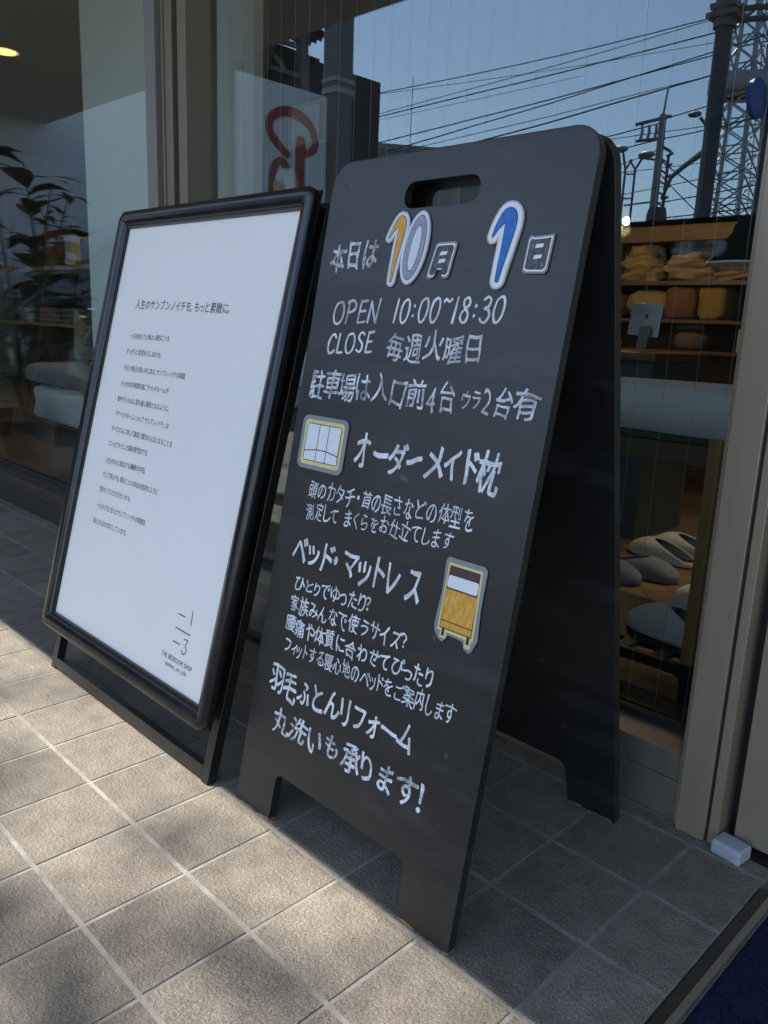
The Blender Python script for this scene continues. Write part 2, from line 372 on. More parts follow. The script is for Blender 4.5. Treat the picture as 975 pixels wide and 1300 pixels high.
# flat outlines (holes allowed) filled, thickened, optionally edge-rounded, and mapped by a frame
def fill(polys, z0, z1, frame, bev=0.0):
    cu = bpy.data.curves.new('outline', 'CURVE'); cu.dimensions = '2D'; cu.fill_mode = 'BOTH'
    t = (z1 - z0) / 2; cu.extrude = max(0.0, t - bev); cu.bevel_depth = bev; cu.bevel_resolution = 1; cu.offset = -bev
    for p in polys:
        sp = cu.splines.new('POLY'); sp.points.add(len(p) - 1); sp.use_cyclic_u = True
        for q, c in zip(sp.points, p): q.co = (c[0], c[1], 0, 1)
    o = bpy.data.objects.new('outline', cu); me = o.to_mesh()
    vs = [frame @ Vector((v.co.x, v.co.y, v.co.z + (z0 + z1) / 2)) for v in me.vertices]
    fs = [tuple(p.vertices) for p in me.polygons]
    o.to_mesh_clear(); bpy.data.objects.remove(o); bpy.data.curves.remove(cu)
    return vs, fs
def fillobj(name, polys, z0, z1, frame, m, parent=None, bev=0.0):
    mb = MB(); vs, fs = fill(polys, z0, z1, frame, bev); mb.add(vs, fs)
    o = mb.build(name, m, parent)
    bm = bmesh.new(); bm.from_mesh(o.data); bmesh.ops.remove_doubles(bm, verts=bm.verts, dist=1e-6)
    bmesh.ops.recalc_face_normals(bm, faces=bm.faces); bm.to_mesh(o.data); bm.free()
    if bev:
        for p in o.data.polygons: p.use_smooth = True
        o.data.set_sharp_from_angle(angle=radians(60))
        wn = o.modifiers.new('flat_faces', 'WEIGHTED_NORMAL'); wn.keep_sharp = True; wn.weight = 100
    return o
def rrect(x0, y0, x1, y1, r, n=6):
    rr = r if isinstance(r, (list, tuple)) else [r] * 4  # bl br tr tl
    out = []
    for (cx, cy, a0, k) in ((x0 + rr[0], y0 + rr[0], pi, rr[0]), (x1 - rr[1], y0 + rr[1], 1.5 * pi, rr[1]), (x1 - rr[2], y1 - rr[2], 0, rr[2]), (x0 + rr[3], y1 - rr[3], 0.5 * pi, rr[3])):
        if k <= 1e-9: out.append((cx, cy)); continue
        for i in range(n + 1): a = a0 + i * pi / 2 / n; out.append((cx + k * cos(a), cy + k * sin(a)))
    return out
def ellipse(cx, cy, a, b, rot, n=36):
    return [(cx + a * cos(t) * cos(rot) - b * sin(t) * sin(rot), cy + a * cos(t) * sin(rot) + b * sin(t) * cos(rot)) for t in [2 * pi * i / n for i in range(n)]]
def spline(pts, n=8):
    """Catmull-Rom through points (x, y, width)"""
    P = [pts[0]] + list(pts) + [pts[-1]]; out = []
    for i in range(1, len(P) - 2):
        for k in range(n):
            t = k / n; out.append(tuple(0.5 * (2 * P[i][j] + (P[i + 1][j] - P[i - 1][j]) * t + (2 * P[i - 1][j] - 5 * P[i][j] + 4 * P[i + 1][j] - P[i + 2][j]) * t * t + (3 * P[i][j] - P[i - 1][j] - 3 * P[i + 1][j] + P[i + 2][j]) * t ** 3) for j in range(len(P[i]))))
    out.append(tuple(P[-2])); return out
def ribbon(pts, grow=0.0):
    """outline polygon of a brush stroke (x, y, width) with round ends"""
    L, R = [], []
    for i, (x, y, wd) in enumerate(pts):
        a = pts[max(0, i - 1)]; b = pts[min(len(pts) - 1, i + 1)]
        dx, dy = b[0] - a[0], b[1] - a[1]; l = sqrt(dx * dx + dy * dy) or 1e-9; nx, ny = -dy / l, dx / l; h = wd / 2 + grow
        L.append((x + nx * h, y + ny * h)); R.append((x - nx * h, y - ny * h))
    def cap(p, q, c, h):
        a0 = atan2(q[1] - p[1], q[0] - p[0]); return [(c[0] + h * cos(a0 + k * pi / 6), c[1] + h * sin(a0 + k * pi / 6)) for k in range(1, 6)]
    x, y, wd = pts[-1]; h = wd / 2 + grow
    a0 = atan2(R[-1][1] - y, R[-1][0] - x); endc = [(x + h * cos(a0 + k * pi / 6), y + h * sin(a0 + k * pi / 6)) for k in range(1, 6)]
    x, y, wd = pts[0]; h = wd / 2 + grow
    a0 = atan2(L[0][1] - y, L[0][0] - x); begc = [(x + h * cos(a0 + k * pi / 6), y + h * sin(a0 + k * pi / 6)) for k in range(1, 6)]
    return R + endc + L[::-1] + begc

def strip(mb, pts, grow, z0, z1, frame, dz=0.0):
    """one brush stroke as a solid strip with round ends; z rises a hair along it so crossings never coincide"""
    n = len(pts); L, Rr = [], []; A = []
    for i, (x, y, wd) in enumerate(pts):
        a = pts[max(0, i - 1)]; c = pts[min(n - 1, i + 1)]; dx, dy = c[0] - a[0], c[1] - a[1]; l = sqrt(dx * dx + dy * dy) or 1e-9
        A.append(atan2(dy, dx)); h = wd / 2 + grow; L.append((x - dy / l * h, y + dx / l * h)); Rr.append((x + dy / l * h, y - dx / l * h))
    rows = [(L[i], Rr[i], dz * i) for i in range(n)]
    for (i, sgn) in ((0, -1), (n - 1, 1)):
        x, y, wd = pts[i]; h = wd / 2 + grow; extra = []
        for q in (1, 2, 3, 4):
            th = q * pi / 8; c, s_ = h * cos(th), h * sin(th) * sgn; ux, uy = cos(A[i]), sin(A[i])
            extra.append(((x - uy * c + ux * s_, y + ux * c + uy * s_), (x + uy * c + ux * s_, y - ux * c + uy * s_), dz * i))
        rows = extra[::-1] + rows if sgn < 0 else rows + extra
    vs = []
    for (l, r, z) in rows: vs += [frame @ Vector((l[0], l[1], z1 + z)), frame @ Vector((r[0], r[1], z1 + z)), frame @ Vector((l[0], l[1], z0)), frame @ Vector((r[0], r[1], z0))]
    fs = []
    for i in range(len(rows) - 1):
        a = i * 4; fs += [(a, a + 1, a + 5, a + 4), (a, a + 4, a + 6, a + 2), (a + 1, a + 3, a + 7, a + 5)]
    fs += [(0, 2, 3, 1), (len(vs) - 4, len(vs) - 3, len(vs) - 1, len(vs) - 2)]
    mb.add(vs, fs)
# lettering: glyph shapes from Blender's built-in font, placed one by one
GL = {}
def glyph(ch, res=4):
    k = (ch, res)
    if k in GL: return GL[k]
    cu = bpy.data.curves.new('glyph', 'FONT'); cu.body = ch; cu.size = 1.0; cu.resolution_u = res
    o = bpy.data.objects.new('glyph', cu); me = o.to_mesh()
    bm = bmesh.new(); bm.from_mesh(me); o.to_mesh_clear(); bpy.data.objects.remove(o); bpy.data.curves.remove(cu)
    bmesh.ops.remove_doubles(bm, verts=bm.verts, dist=1e-5)
    if res > 3:
        es = [e for e in bm.edges if e.is_boundary and e.calc_length() > 0.12]
        if es: bmesh.ops.subdivide_edges(bm, edges=es, cuts=2)
        bmesh.ops.triangulate(bm, faces=bm.faces)
    vs = [(v.co.x, v.co.y) for v in bm.verts]; bm.verts.index_update(); fs = [tuple(v.index for v in f.verts) for f in bm.faces]
    bm.free(); GL[k] = (vs, fs); return GL[k]
NARROW = set('・、。ッっィィャュョゥォ')
def adv(ch):
    if ch == ' ': return 0.45
    if ord(ch) < 0x2000:
        vs, _ = glyph(ch); return (max(v[0] for v in vs) - min(v[0] for v in vs)) + 0.12
    return {'・': 0.62, 'ッ': 0.72, 'っ': 0.72, 'ィ': 0.62, 'ォ': 0.72, 'り': 0.72, 'リ': 0.75, 'ト': 0.72, 'ド': 0.8, 'イ': 0.85, 'し': 0.8, 'く': 0.75, '、': 0.5, '。': 0.55, '！': 0.8, '？': 0.85}.get(ch, 1.0)
def write(text, u0, v0, u1, v1, em, frame, z, hand=0.0, off=0.0, seed=1, res=4, shear=0.0, squeeze=None, big=None):
    """letters from (u0, v0) to (u1, v1) in the frame's plane, em high"""
    rnd = random.Random(seed); tot = sum(adv(c) for c in text); mb = MB(); pos = 0.0; ln = u1 - u0
    for i, ch in enumerate(text):
        a = adv(ch)
        if ch != ' ':
            vs, fs = glyph(ch, res)
            x0 = min(v[0] for v in vs) if ord(ch) < 0x2000 else 0.0; xs = -0.06 if ord(ch) < 0x2000 else (1 - a) / 2
            k = ln / tot; f = pos / tot
            rot = rnd.gauss(0, 0.045) * hand; sc = 1 + rnd.gauss(0, 0.05) * hand; sx = 1 + rnd.gauss(0, 0.05) * hand
            if big and i in big: sc *= big[i]; sx *= big[i]
            dv = rnd.gauss(0, 0.03) * hand * em; sd = rnd.uniform(0, 99); sh = shear + rnd.gauss(0, 0.05) * hand
            out = []
            for (x, y) in vs:
                X = x - x0 - xs; Y = y
                if hand:
                    q = Vector((X * 1.6 + sd, Y * 1.6, sd)); q2 = Vector((X * 1.6, Y * 1.6 + sd, sd + 9)); q3 = Vector((X * 6 + sd, Y * 6, 3)); q4 = Vector((X * 6, Y * 6 + sd, 8))
                    X += (noise.noise(q) * 0.11 + noise.noise(q3) * 0.008) * hand; Y += (noise.noise(q2) * 0.11 + noise.noise(q4) * 0.008) * hand
                cx = a / 2; X = cx + ((X - cx) * cos(rot) - (Y - 0.4) * sin(rot)) * sx; Y = 0.4 + ((X - cx) * sin(rot) + (Y - 0.4) * cos(rot)) * sc
                out.append(frame @ Vector((u0 + (pos + X) * k + Y * em * sh, v0 + (v1 - v0) * f + Y * em + dv, z + i * 1e-6)))
            if off:
                U = frame.col[0].to_3d() * off * em; V = frame.col[1].to_3d() * off * em; Nn = frame.col[2].to_3d()
                for q, (a_, c_) in enumerate(((-.9, -.3), (.9, .3), (-.3, .9), (.3, -.9), (0, 0))): mb.add([p + U * a_ + V * c_ + Nn * q * 6e-6 for p in out], fs)
            else: mb.add(out, fs)
        pos += a
    return mb
def frame_of(origin, u, v):
    u = Vector(u).normalized(); v = Vector(v).normalized(); n = u.cross(v)
    return Matrix(((u.x, v.x, n.x, origin[0]), (u.y, v.y, n.y, origin[1]), (u.z, v.z, n.z, origin[2]), (0, 0, 0, 1)))

# ================================================================ ground
PT = 0.155; GX0, GX1, GY0 = -7.6, 0.421, -3.1
def tile(mb, x0, x1, y0, y1, rnd):
    c = 0.0012; d = 0.0035; z = rnd.gauss(0, 0.00025)
    vs = [(x0, y0, -d), (x1, y0, -d), (x1, y1, -d), (x0, y1, -d), (x0 + c * .3, y0 + c * .3, z - c), (x1 - c * .3, y0 + c * .3, z - c), (x1 - c * .3, y1 - c * .3, z - c), (x0 + c * .3, y1 - c * .3, z - c),
          (x0 + c, y0 + c, z), (x1 - c, y0 + c, z), (x1 - c, y1 - c, z), (x0 + c, y1 - c, z)]
    fs = [(8, 9, 10, 11)]
    for a, b in ((0, 4), (4, 8)):
        for k in range(4): fs.append((a + k, a + (k + 1) % 4, b + (k + 1) % 4, b + k))
    mb.add(vs, fs, rnd.uniform(0.8, 1.1))
rnd = random.Random(3); mb = MB(); g = 0.0036
for i in range(-22, 3):
    for j in range(-46, 4):
        y1 = 0.155 + (i) * PT; y0 = y1 - PT; x0 = j * PT; x1 = x0 + PT
        if y0 < GY0 or x1 < GX0 or y0 > 0.1: continue
        X0, X1, Y0, Y1 = max(x0 + 0.0026, GX0), min(x1 - 0.0026, GX1), y0 + 0.0031, min(y1 - 0.0031, 0.036)
        if i == 1: Y1 = 0.036
        if X1 - X0 > 0.02 and Y1 - Y0 > 0.01 and i < 2: tile(mb, X0, X1, Y0, Y1, rnd)
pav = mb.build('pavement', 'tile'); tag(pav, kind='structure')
b = MB(); b.box((GX0, GY0, -0.06), (GX1, 0.05, -0.0013)); tag(b.build('pavement_grout', 'grout'), kind='structure')
b = MB(); b.add([(-1500, -1500, -0.12), (1500, -1500, -0.12), (1500, 1500, -0.12), (-1500, 1500, -0.12)], [(0, 1, 2, 3)]); tag(b.build('road', 'asphalt'), kind='structure')
b = MB(); b.box((1.31, GY0, -0.11), (6, -0.03, -0.003)); b.box((0.423, GY0, -0.11), (1.305, -1.6, -0.003)); tag(b.build('path', 'concrete'), kind='structure')
b = MB(); b.box((GX0 - 4, GY0 - 0.14, -0.119), (6.5, GY0 - 0.002, 0.0)); tag(b.build('kerb', 'concrete', bevel=0.01), kind='structure')

# ================================================================ shop building and its window front
YG = 0.13
shop = thing('shop_building', 'shop front with bronze framed display windows behind both signs', 'building', (-2.5, 0.2, 0))
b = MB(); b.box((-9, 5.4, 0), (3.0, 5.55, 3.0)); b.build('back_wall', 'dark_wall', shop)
b = MB(); b.box((-9.15, 0.12, 0), (-9.0, 5.55, 3.0)); b.build('side_wall', 'plaster', shop)
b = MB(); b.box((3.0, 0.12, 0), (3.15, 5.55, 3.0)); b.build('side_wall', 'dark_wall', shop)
b = MB(); b.box((-9, 0.2, 2.45), (3, 5.4, 2.55)); b.build('ceiling', 'inner_ceiling', shop)
b = MB(); b.box((-9.15, 0.03, 2.12), (3.15, 0.22, 4.6)); b.build('fascia', 'plaster', shop)
b = MB(); b.box((-9.15, 0.22, 4.4), (3.15, 5.6, 4.6)); b.build('roof', 'concrete', shop)
b = MB(); b.box((-2.455, 0.35, 0.02), (-1.352, 0.385, 2.447)); b.build('white_screen_wall', 'white_wall', shop, bevel=0.004)
b = MB(); b.box((-9.3, -1.455, 2.2), (3.6, 0.028, 2.38))
can = b.build('canopy', 'soffit', shop)
for (x, y) in ((-4.4, -0.55), (-6.2, -0.55)):
    b = MB(); b.lathe([(0.0, 2.192), (0.055, 2.192), (0.065, 2.196), (0.065, 2.199)], (x, y, 0), 24); b.build('downlight', 'downlight_warm', can)
b = MB()
rnd = random.Random(5); zt = 0.02
W_, L_ = 0.09, 0.45
for a in range(-22, 26):
    for k in range(-26, 26):
        for q in (0, 1):
            cx = (a * 2 * 0.0) ; 
            u = k * W_ ; v = a * 2 * L_ / 2
            if q == 0: p0 = (u, v + u * 1.0); ex, ey = (L_, 0), (0, W_)
            else: p0 = (u, v + u * 1.0 + W_); ex, ey = (W_, 0), (0, L_)
            gx = 0.0012
            pts = [(p0[0] + gx, p0[1] + gx), (p0[0] + ex[0] + ey[0] - gx, p0[1] + gx), (p0[0] + ex[0] + ey[0] - gx, p0[1] + ex[1] + ey[1] - gx), (p0[0] + gx, p0[1] + ex[1] + ey[1] - gx)]
            c45 = [((x - y) * 0.7071 - 0.6, (x + y) * 0.7071 + 1.2) for x, y in pts]
            if max(p[0] for p in c45) > 1.2 or min(p[0] for p in c45) < -2.4 or min(p[1] for p in c45) < 0.14 or max(p[1] for p in c45) > 3.6: continue
            b.add([(x, y, zt + rnd.uniform(0, 0.0004) + q * 0.0006 + (k % 5) * 0.0001) for x, y in c45], [(0, 1, 2, 3)], rnd.uniform(0.72, 1.25))
b.add([(-9, 0.14, 0.016), (3, 0.14, 0.016), (3, 5.4, 0.016), (-9, 5.4, 0.016)], [(0, 1, 2, 3)], 0.85)
tag(b.build('shop_floor', 'herring'), kind='structure')

def wires(x0, x1):
    b = MB(); k = math.ceil((x0 - 0.006) / 0.0525)
    while k * 0.0525 + 0.006 < x1:
        x = k * 0.0525 + 0.006; b.tube([(x, YG + 0.003, 0.13), (x, YG + 0.003, 2.12)], 0.00032, 4, False); k += 1
    return b
# left and right display windows
def window(x0, x1, label, wired, m_rail):
    t = thing('shop_window', label, 'window', ((x0 + x1) / 2, YG, 0), 'display windows of the shop front')
    b = MB(); b.box((x0, YG, 0.115), (x1, YG + 0.006, 2.13)); gp = b.build('glass_pane', 'glass', t)
    if wired: wires(max(x0, -1.232), x1).build('wire', 'galvanised', gp)
    b = MB(); b.box((x0, 0.044, 0.0), (x1, 0.17, 0.068)); b.box((x0, 0.047, 0.068), (x1, 0.17, 0.074)); b.box((x0, 0.044, 0.074), (x1, 0.124, 0.118)); b.box((x0, 0.142, 0.074), (x1, 0.17, 0.118))
    b.build('bottom_rail', m_rail, t, bevel=0.0015)
    b = MB(); b.box((x0, 0.112, 0.1182), (x1, 0.1295, 0.13)); b.box((x0, 0.1365, 0.1182), (x1, 0.148, 0.13)); b.build('gasket', 'gasket', t)
    return t
wl = window(-7.5, -1.425, 'large display window left of the double bronze mullion, showing shelves and a white cushion bed', False, 'bronze_dark')
wr = window(-1.232, 0.26, 'wired display window behind the blackboard sign, right of the bronze mullion, showing slippers', True, 'bronze')
ml = thing('window_mullion', 'upright double bronze mullion dividing the two display windows above the white poster stand', 'mullion', (-1.32, 0.05, 0))
def stile(x0, x1, y0, y1, m, nm='stile'):
    b = MB(); b.box((x0, y0, 0.0), (x1, y1, 2.13)); b.build(nm, m, ml, bevel=0.0015)
stile(-1.424, -1.37, 0.045, 0.15, 'mauve_stile'); stile(-1.37, -1.357, 0.06, 0.15, 'mullion_tan'); stile(-1.357, -1.343, 0.085, 0.15, 'gasket', 'gasket')
stile(-1.343, -1.338, 0.05, 0.15, 'mullion_tan'); stile(-1.338, -1.302, 0.055, 0.15, 'mullion_tan'); stile(-1.302, -1.274, 0.085, 0.15, 'gasket', 'gasket'); stile(-1.274, -1.234, 0.055, 0.15, 'mullion_tan')
# jamb and door at the right
jm = thing('door_jamb', 'broad satin bronze jamb between the display window and the door', 'jamb', (0.3, 0.05, 0))
for (x0, x1, y0, m, nm) in ((0.262, 0.2705, 0.034, 'bronze_jamb', 'bead'), (0.2706, 0.318, 0.024, 'bronze_jamb', 'post'), (0.3182, 0.3225, 0.032, 'gasket', 'gasket'), (0.3227, 0.338, 0.026, 'bronze_jamb', 'stop_strip'), (0.3382, 0.352, 0.075, 'gasket', 'gasket')):
    b = MB(); b.box((x0, y0, 0.0), (x1, 0.16, 2.13)); b.build(nm, m, jm, bevel=0.0018 if nm != 'gasket' else 0)
dr = thing('shop_door', 'bronze framed glass shop door at the right edge of the photo', 'door', (0.8, 0.06, 0))
b = MB(); b.box((0.354, 0.05, 0.012), (0.47, 0.095, 2.12)); b.box((1.3, 0.05, 0.012), (1.42, 0.095, 2.12)); b.build('stile', 'bronze_jamb', dr, bevel=0.002)
b = MB(); b.box((0.4702, 0.05, 0.012), (1.2998, 0.095, 0.4)); b.build('kick_panel', 'bronze', dr, bevel=0.002)
b = MB(); b.box((0.4702, 0.07, 0.4002), (1.2998, 0.076, 2.12)); b.build('glass_pane', 'glass', dr)
b = MB(); b.box((1.43, 0.03, 0.0), (3.15, 0.15, 2.13)); b.build('wall', 'plaster', shop)
b = MB(); b.box((0.352, 0.03, -0.1), (1.45, 0.16, -0.001)); b.build('door_sill', 'bronze_dark', shop)
# door guide block
fr = Matrix.Translation((0.362, 0.022, 0)) @ Matrix.Rotation(radians(-8), 4, 'Z')
blk = fillobj('door_guide', [rrect(-0.0245, -0.019, 0.0245, 0.019, 0.006)], 0.0, 0.024, fr, 'grey_plastic', None, 0.005)
tag(blk, 'small grey rounded plastic block on the tiles at the foot of the bronze door jamb', 'door guide')
# mat in its well
mt = thing('doormat', 'navy loop pile entrance mat in a metal edging at the bottom right', 'mat', (0.9, -0.8, -0.02))
b = MB(); b.box((0.4225, -1.58, -0.1), (0.4375, -0.012, -0.0035)); b.build('outer_edging', 'bronze_dark', mt, bevel=0.001)
b = MB(); b.box((0.438, -1.58, -0.1), (0.447, -0.012, -0.001)); b.box((0.447, -1.58, -0.1), (0.4502, -0.012, -0.009)); b.build('inner_edging', 'bronze', mt, bevel=0.0008)
rnd = random.Random(9); b = MB(); nx, ny = 120, 300; X0, X1, Y0, Y1 = 0.4505, 1.3, -1.57, -0.028
# pile surface (fine near the camera)
vs = [(X0 + (X1 - X0) * (i / nx) ** 1.6, Y1 + (Y0 - Y1) * j / ny, -0.008 + 0.0028 * noise.noise(Vector((i * 0.9, j * 0.9, 0))) + rnd.uniform(-0.0008, 0.0008)) for j in range(ny + 1) for i in range(nx + 1)]
b.add(vs, [(j * (nx + 1) + i, (j + 1) * (nx + 1) + i, (j + 1) * (nx + 1) + i + 1, j * (nx + 1) + i + 1) for j in range(ny) for i in range(nx)])
b.build('carpet', 'navy_carpet', mt)
b = MB(); b.box((0.4505, -0.027, -0.1), (1.3, -0.012, -0.0035)); b.build('end_edging', 'bronze', mt)

# ================================================================ blackboard A-sign
s = 0.185; BX = -0.0335; BY = -0.4588
BF = frame_of((BX, BY, 0), (1, 0, 0), (0, s, 1))        # front face: u to the right, v up the slope, n to the street
bs = thing('blackboard_sign', 'tall black folding A-frame board with white Japanese handwriting, right of the poster stand', 'blackboard', (BX, -0.24, 0))
def panel(hw, h, top_r):
    out = rrect(-hw, 0.0, hw, h, [0.001, 0.001, top_r, top_r])
    cl, cr, ch = -0.1435, 0.1395, 0.0805
    # open the foot: walk along the bottom edge with the cut-out
    cut = [(cl - 0.001, 0.0), (cl + 0.001, ch - 0.012)] + [(cl + 0.001 + 0.012 - 0.012 * cos(a), ch - 0.012 + 0.012 * sin(a)) for a in [k * pi / 8 for k in range(1, 5)]] \
        + [(cr - 0.016 + 0.016 * sin(a), ch - 0.016 + 0.016 * cos(a)) for a in [k * pi / 8 for k in range(0, 5)]] + [(cr + 0.004, 0.0)]
    i = 7  # after the bottom left corner points
    o2 = out[:7] + cut + out[7:]
    slot = rrect(-0.0725, 0.9555, 0.0635, 0.992, 0.0178, 8)
    return [o2, slot]
HW = 0.2335
fillobj('front_panel', panel(HW, 1.035, 0.038), -0.0145, 0.0, BF, 'board', bs, 0.0009)
s2 = -0.205
RF = frame_of((BX, -0.026, 0), (1, 0, 0), (0, s2, 1))   # rear board, its n also to the street
fillobj('rear_panel', panel(HW, 1.035, 0.038), 0.0, 0.0145, RF, 'board', bs, 0.0009)
for u in (-0.12, 0.12):
    b = MB(); p = BF @ Vector((u, 1.0, -0.016)); q = RF @ Vector((u, 1.0, 0.016))
    b.box((p.x - 0.02, p.y + 0.0005, p.z - 0.012), (p.x + 0.02, q.y - 0.0005, p.z + 0.012)); b.build('hinge', 'black_metal', bs)
ZT = 0.0006
LINES = [  # text, u0, v0, u1, v1, height, stroke, hand, material
 ('本日は', -0.2099, 0.8705, -0.1066, 0.8769, 0.0455, 0.02, 1.0, 'chalk_worn'),
 ('毎週火曜日', -0.0570, 0.7440, 0.1189, 0.7510, 0.0380, 0.010, 1.0, 'chalk_thin'),
 ('駐車場は入口前', -0.2135, 0.6785, 0.0320, 0.6810, 0.0425, 0.012, 1.0, 'chalk_worn'),
 ('4台', 0.0345, 0.6790, 0.0880, 0.6840, 0.0430, 0.004, 1.0, 'chalk_thin'),
 ('ウラ', 0.0935, 0.6880, 0.1300, 0.6890, 0.0270, 0.006, 1.0, 'chalk_thin'),
 ('2台', 0.1290, 0.6830, 0.1790, 0.6850, 0.0400, 0.004, 1.0, 'chalk_thin'),
 ('有', 0.1790, 0.6850, 0.2170, 0.6870, 0.0390, 0.010, 1.0, 'chalk_thin'),
 ('オーダーメイド枕', -0.0870, 0.5855, 0.1788, 0.5936, 0.0500, 0.02, 1.0, 'chalk'),
 ('頭のカタチ・首の長さなどの体型を', -0.1751, 0.5215, 0.1541, 0.5373, 0.0292, 0.004, 1.1, 'chalk'),
 ('測定して まくらをお仕立てします', -0.1732, 0.4905, 0.1251, 0.5028, 0.0268, 0.004, 1.1, 'chalk'),
 ('ベッド・マットレス', -0.1913, 0.4170, 0.0878, 0.4240, 0.0500, 0.017, 1.0, 'chalk'),
 ('ひとりでゆったり？', -0.1730, 0.3734, 0.0076, 0.3860, 0.0262, 0.012, 1.1, 'chalk'),
 ('家族みんなで使うサイズ？', -0.1750, 0.3408, 0.0865, 0.3533, 0.0268, 0.012, 1.1, 'chalk'),
 ('腰痛や体質に合わせてぴったり', -0.1775, 0.3049, 0.1354, 0.3187, 0.0282, 0.013, 1.1, 'chalk'),
 ('フィットする寝心地のベッドをご案内します', -0.1740, 0.2739, 0.1796, 0.2869, 0.0262, 0.008, 1.1, 'chalk'),
 ('羽毛ふとんリフォーム', -0.1938, 0.2049, 0.1204, 0.2198, 0.0440, 0.017, 1.0, 'chalk'),
 ('丸洗いも承ります！', -0.1720, 0.1432, 0.1728, 0.1564, 0.0425, 0.017, 1.0, 'chalk_worn'),
]
for i, (t, u0, v0, u1, v1, h, off, hand, m) in enumerate(LINES):
    if hand: pass
    write(t, u0, v0 + h * 0.05, u1, v1 + h * 0.05, h * 1.08, BF, ZT, hand, off, seed=i + 11, shear=0.02).build('chalk_writing', m, bs)
# latin letters and figures drawn stroke by stroke (unit box: x 0..w, y 0..1)
ST = {
 'O': (.72, [[(.4, .97), (.14, .86), (.02, .45), (.12, .08), (.36, .0), (.6, .2), (.68, .6), (.56, .93), (.36, .99)]]),
 'P': (.6, [[(.1, .95), (.08, .5), (.02, .0)], [(.0, .9), (.3, 1.0), (.55, .85), (.5, .6), (.25, .48), (.08, .47)]]),
 'E': (.52, [[(.14, .95), (.08, .5), (.04, .04)], [(.12, .95), (.3, .97), (.5, 1.0)], [(.09, .52), (.28, .54), (.44, .56)], [(.04, .03), (.25, .04), (.48, .08)]]),
 'N': (.66, [[(.1, .95), (.06, .5), (.0, .02)], [(.1, .94), (.28, .5), (.5, .05)], [(.5, .05), (.56, .5), (.64, 1.02)]]),
 'C': (.6, [[(.58, .82), (.46, .97), (.25, .92), (.06, .6), (.04, .25), (.18, .03), (.38, .04), (.54, .16)]]),
 'L': (.5, [[(.12, .96), (.07, .5), (.03, .04)], [(.03, .04), (.2, .03), (.46, .06)]]),
 'S': (.54, [[(.5, .86), (.36, .98), (.16, .9), (.1, .7), (.26, .54), (.42, .4), (.42, .16), (.26, .01), (.02, .1)]]),
 '1': (.24, [[(.16, 1.0), (.1, .5), (.02, .0)]]),
 '0': (.6, [[(.38, .99), (.14, .84), (.03, .4), (.12, .06), (.3, .0), (.5, .24), (.58, .66), (.5, .94), (.36, .99)]]),
 '8': (.58, [[(.52, .84), (.38, .99), (.18, .9), (.16, .7), (.34, .52), (.48, .32), (.42, .06), (.22, .0), (.06, .16), (.1, .38), (.32, .56), (.5, .72), (.5, .88)]]),
 '3': (.56, [[(.12, .88), (.32, 1.0), (.5, .88), (.42, .64), (.22, .54), (.42, .5), (.52, .28), (.36, .02), (.14, .02), (.02, .14)]]),
 ':': (.3, [[(.16, .7), (.15, .66)], [(.12, .28), (.11, .24)]]),
 '~': (.55, [[(.04, .84), (.14, .95), (.26, .9), (.38, .84), (.5, .95)]]),
}
def strokes(text, u0, v0, u1, v1, h, wd, frame, z, gap=0.16):
    tot = sum(ST[c][0] + gap for c in text) - gap; k = (u1 - u0) / tot; x = 0; mb = MB(); r = random.Random(len(text) * 7)
    for n, c in enumerate(text):
        cw, sts = ST[c]
        for q, st in enumerate(sts):
            f = x / tot; dy = r.gauss(0, 0.015) * h
            pts = [(u0 + (x + px) * k, v0 + (v1 - v0) * f + py * h + dy, wd * r.uniform(0.8, 1.2)) for px, py in st]
            strip(mb, spline(pts, 5), 0.0, z - 0.0002, z + (n * 5 + q) * 2e-6, frame, 2e-6)
        x += cw + gap
    return mb
strokes('OPEN', -0.1826, 0.790, -0.0840, 0.7945, 0.0335, 0.0036, BF, ZT).build('chalk_writing', 'chalk_thin', bs)
strokes('10:00~18:30', -0.0528, 0.7955, 0.1390, 0.801, 0.0330, 0.0034, BF, ZT).build('chalk_writing', 'chalk', bs)
strokes('CLOSE', -0.1845, 0.7455, -0.0865, 0.7515, 0.0300, 0.0034, BF, ZT).build('chalk_writing', 'chalk', bs)

# ---- magnets stuck on the board
def magnet(name, label):
    return name, label
def sub(parent, name, polys, z0, z1, m, bev=0.0): return fillobj(name, polys, z0, z1, BF, m, parent, bev)
def mroot(label, u, v, group=None):
    p = BF @ Vector((u, v, 0.001)); return thing('magnet', label, 'magnet', p, 'magnets stuck on the blackboard')
Z0 = 0.0008
# ten
mg = mroot('white magnet cut as the number 10 with an orange one and a grey ring zero', -0.05, 0.9)
one = spline([(-0.0862, .9150, .0018), (-0.0785, .9275, .0062), (-0.0672, .9385, .0125), (-0.0628, .9270, .0132), (-0.0655, .9000, .0098), (-0.0683, .8720, .0058), (-0.0692, .8535, .0032)], 6)
zr = 0.115
def ssub(parent, name, pts, grow, z0, z1, m):
    b = MB(); strip(b, pts, grow, z0, z1, BF, 1e-6); return b.build(name, m, parent)
zc = (-0.0325, 0.8988)
base0 = ellipse(*zc, 0.0243, 0.0515, -zr)
ssub(mg, 'edge', one, 0.0068, Z0, 0.0028, 'mag_edge'); sub(mg, 'edge', [base0], Z0, 0.0031, 'mag_edge', 0.0006)
ssub(mg, 'white_face', one, 0.0052, 0.0026, 0.0033, 'mag_lilac'); sub(mg, 'white_face', [ellipse(*zc, 0.0226, 0.0497, -zr)], 0.0029, 0.00345, 'mag_lilac')
ssub(mg, 'outline', one, 0.0009, 0.0033, 0.0036, 'mag_line'); ssub(mg, 'colour_fill', one, 0, 0.0035, 0.0038, 'mag_orange')
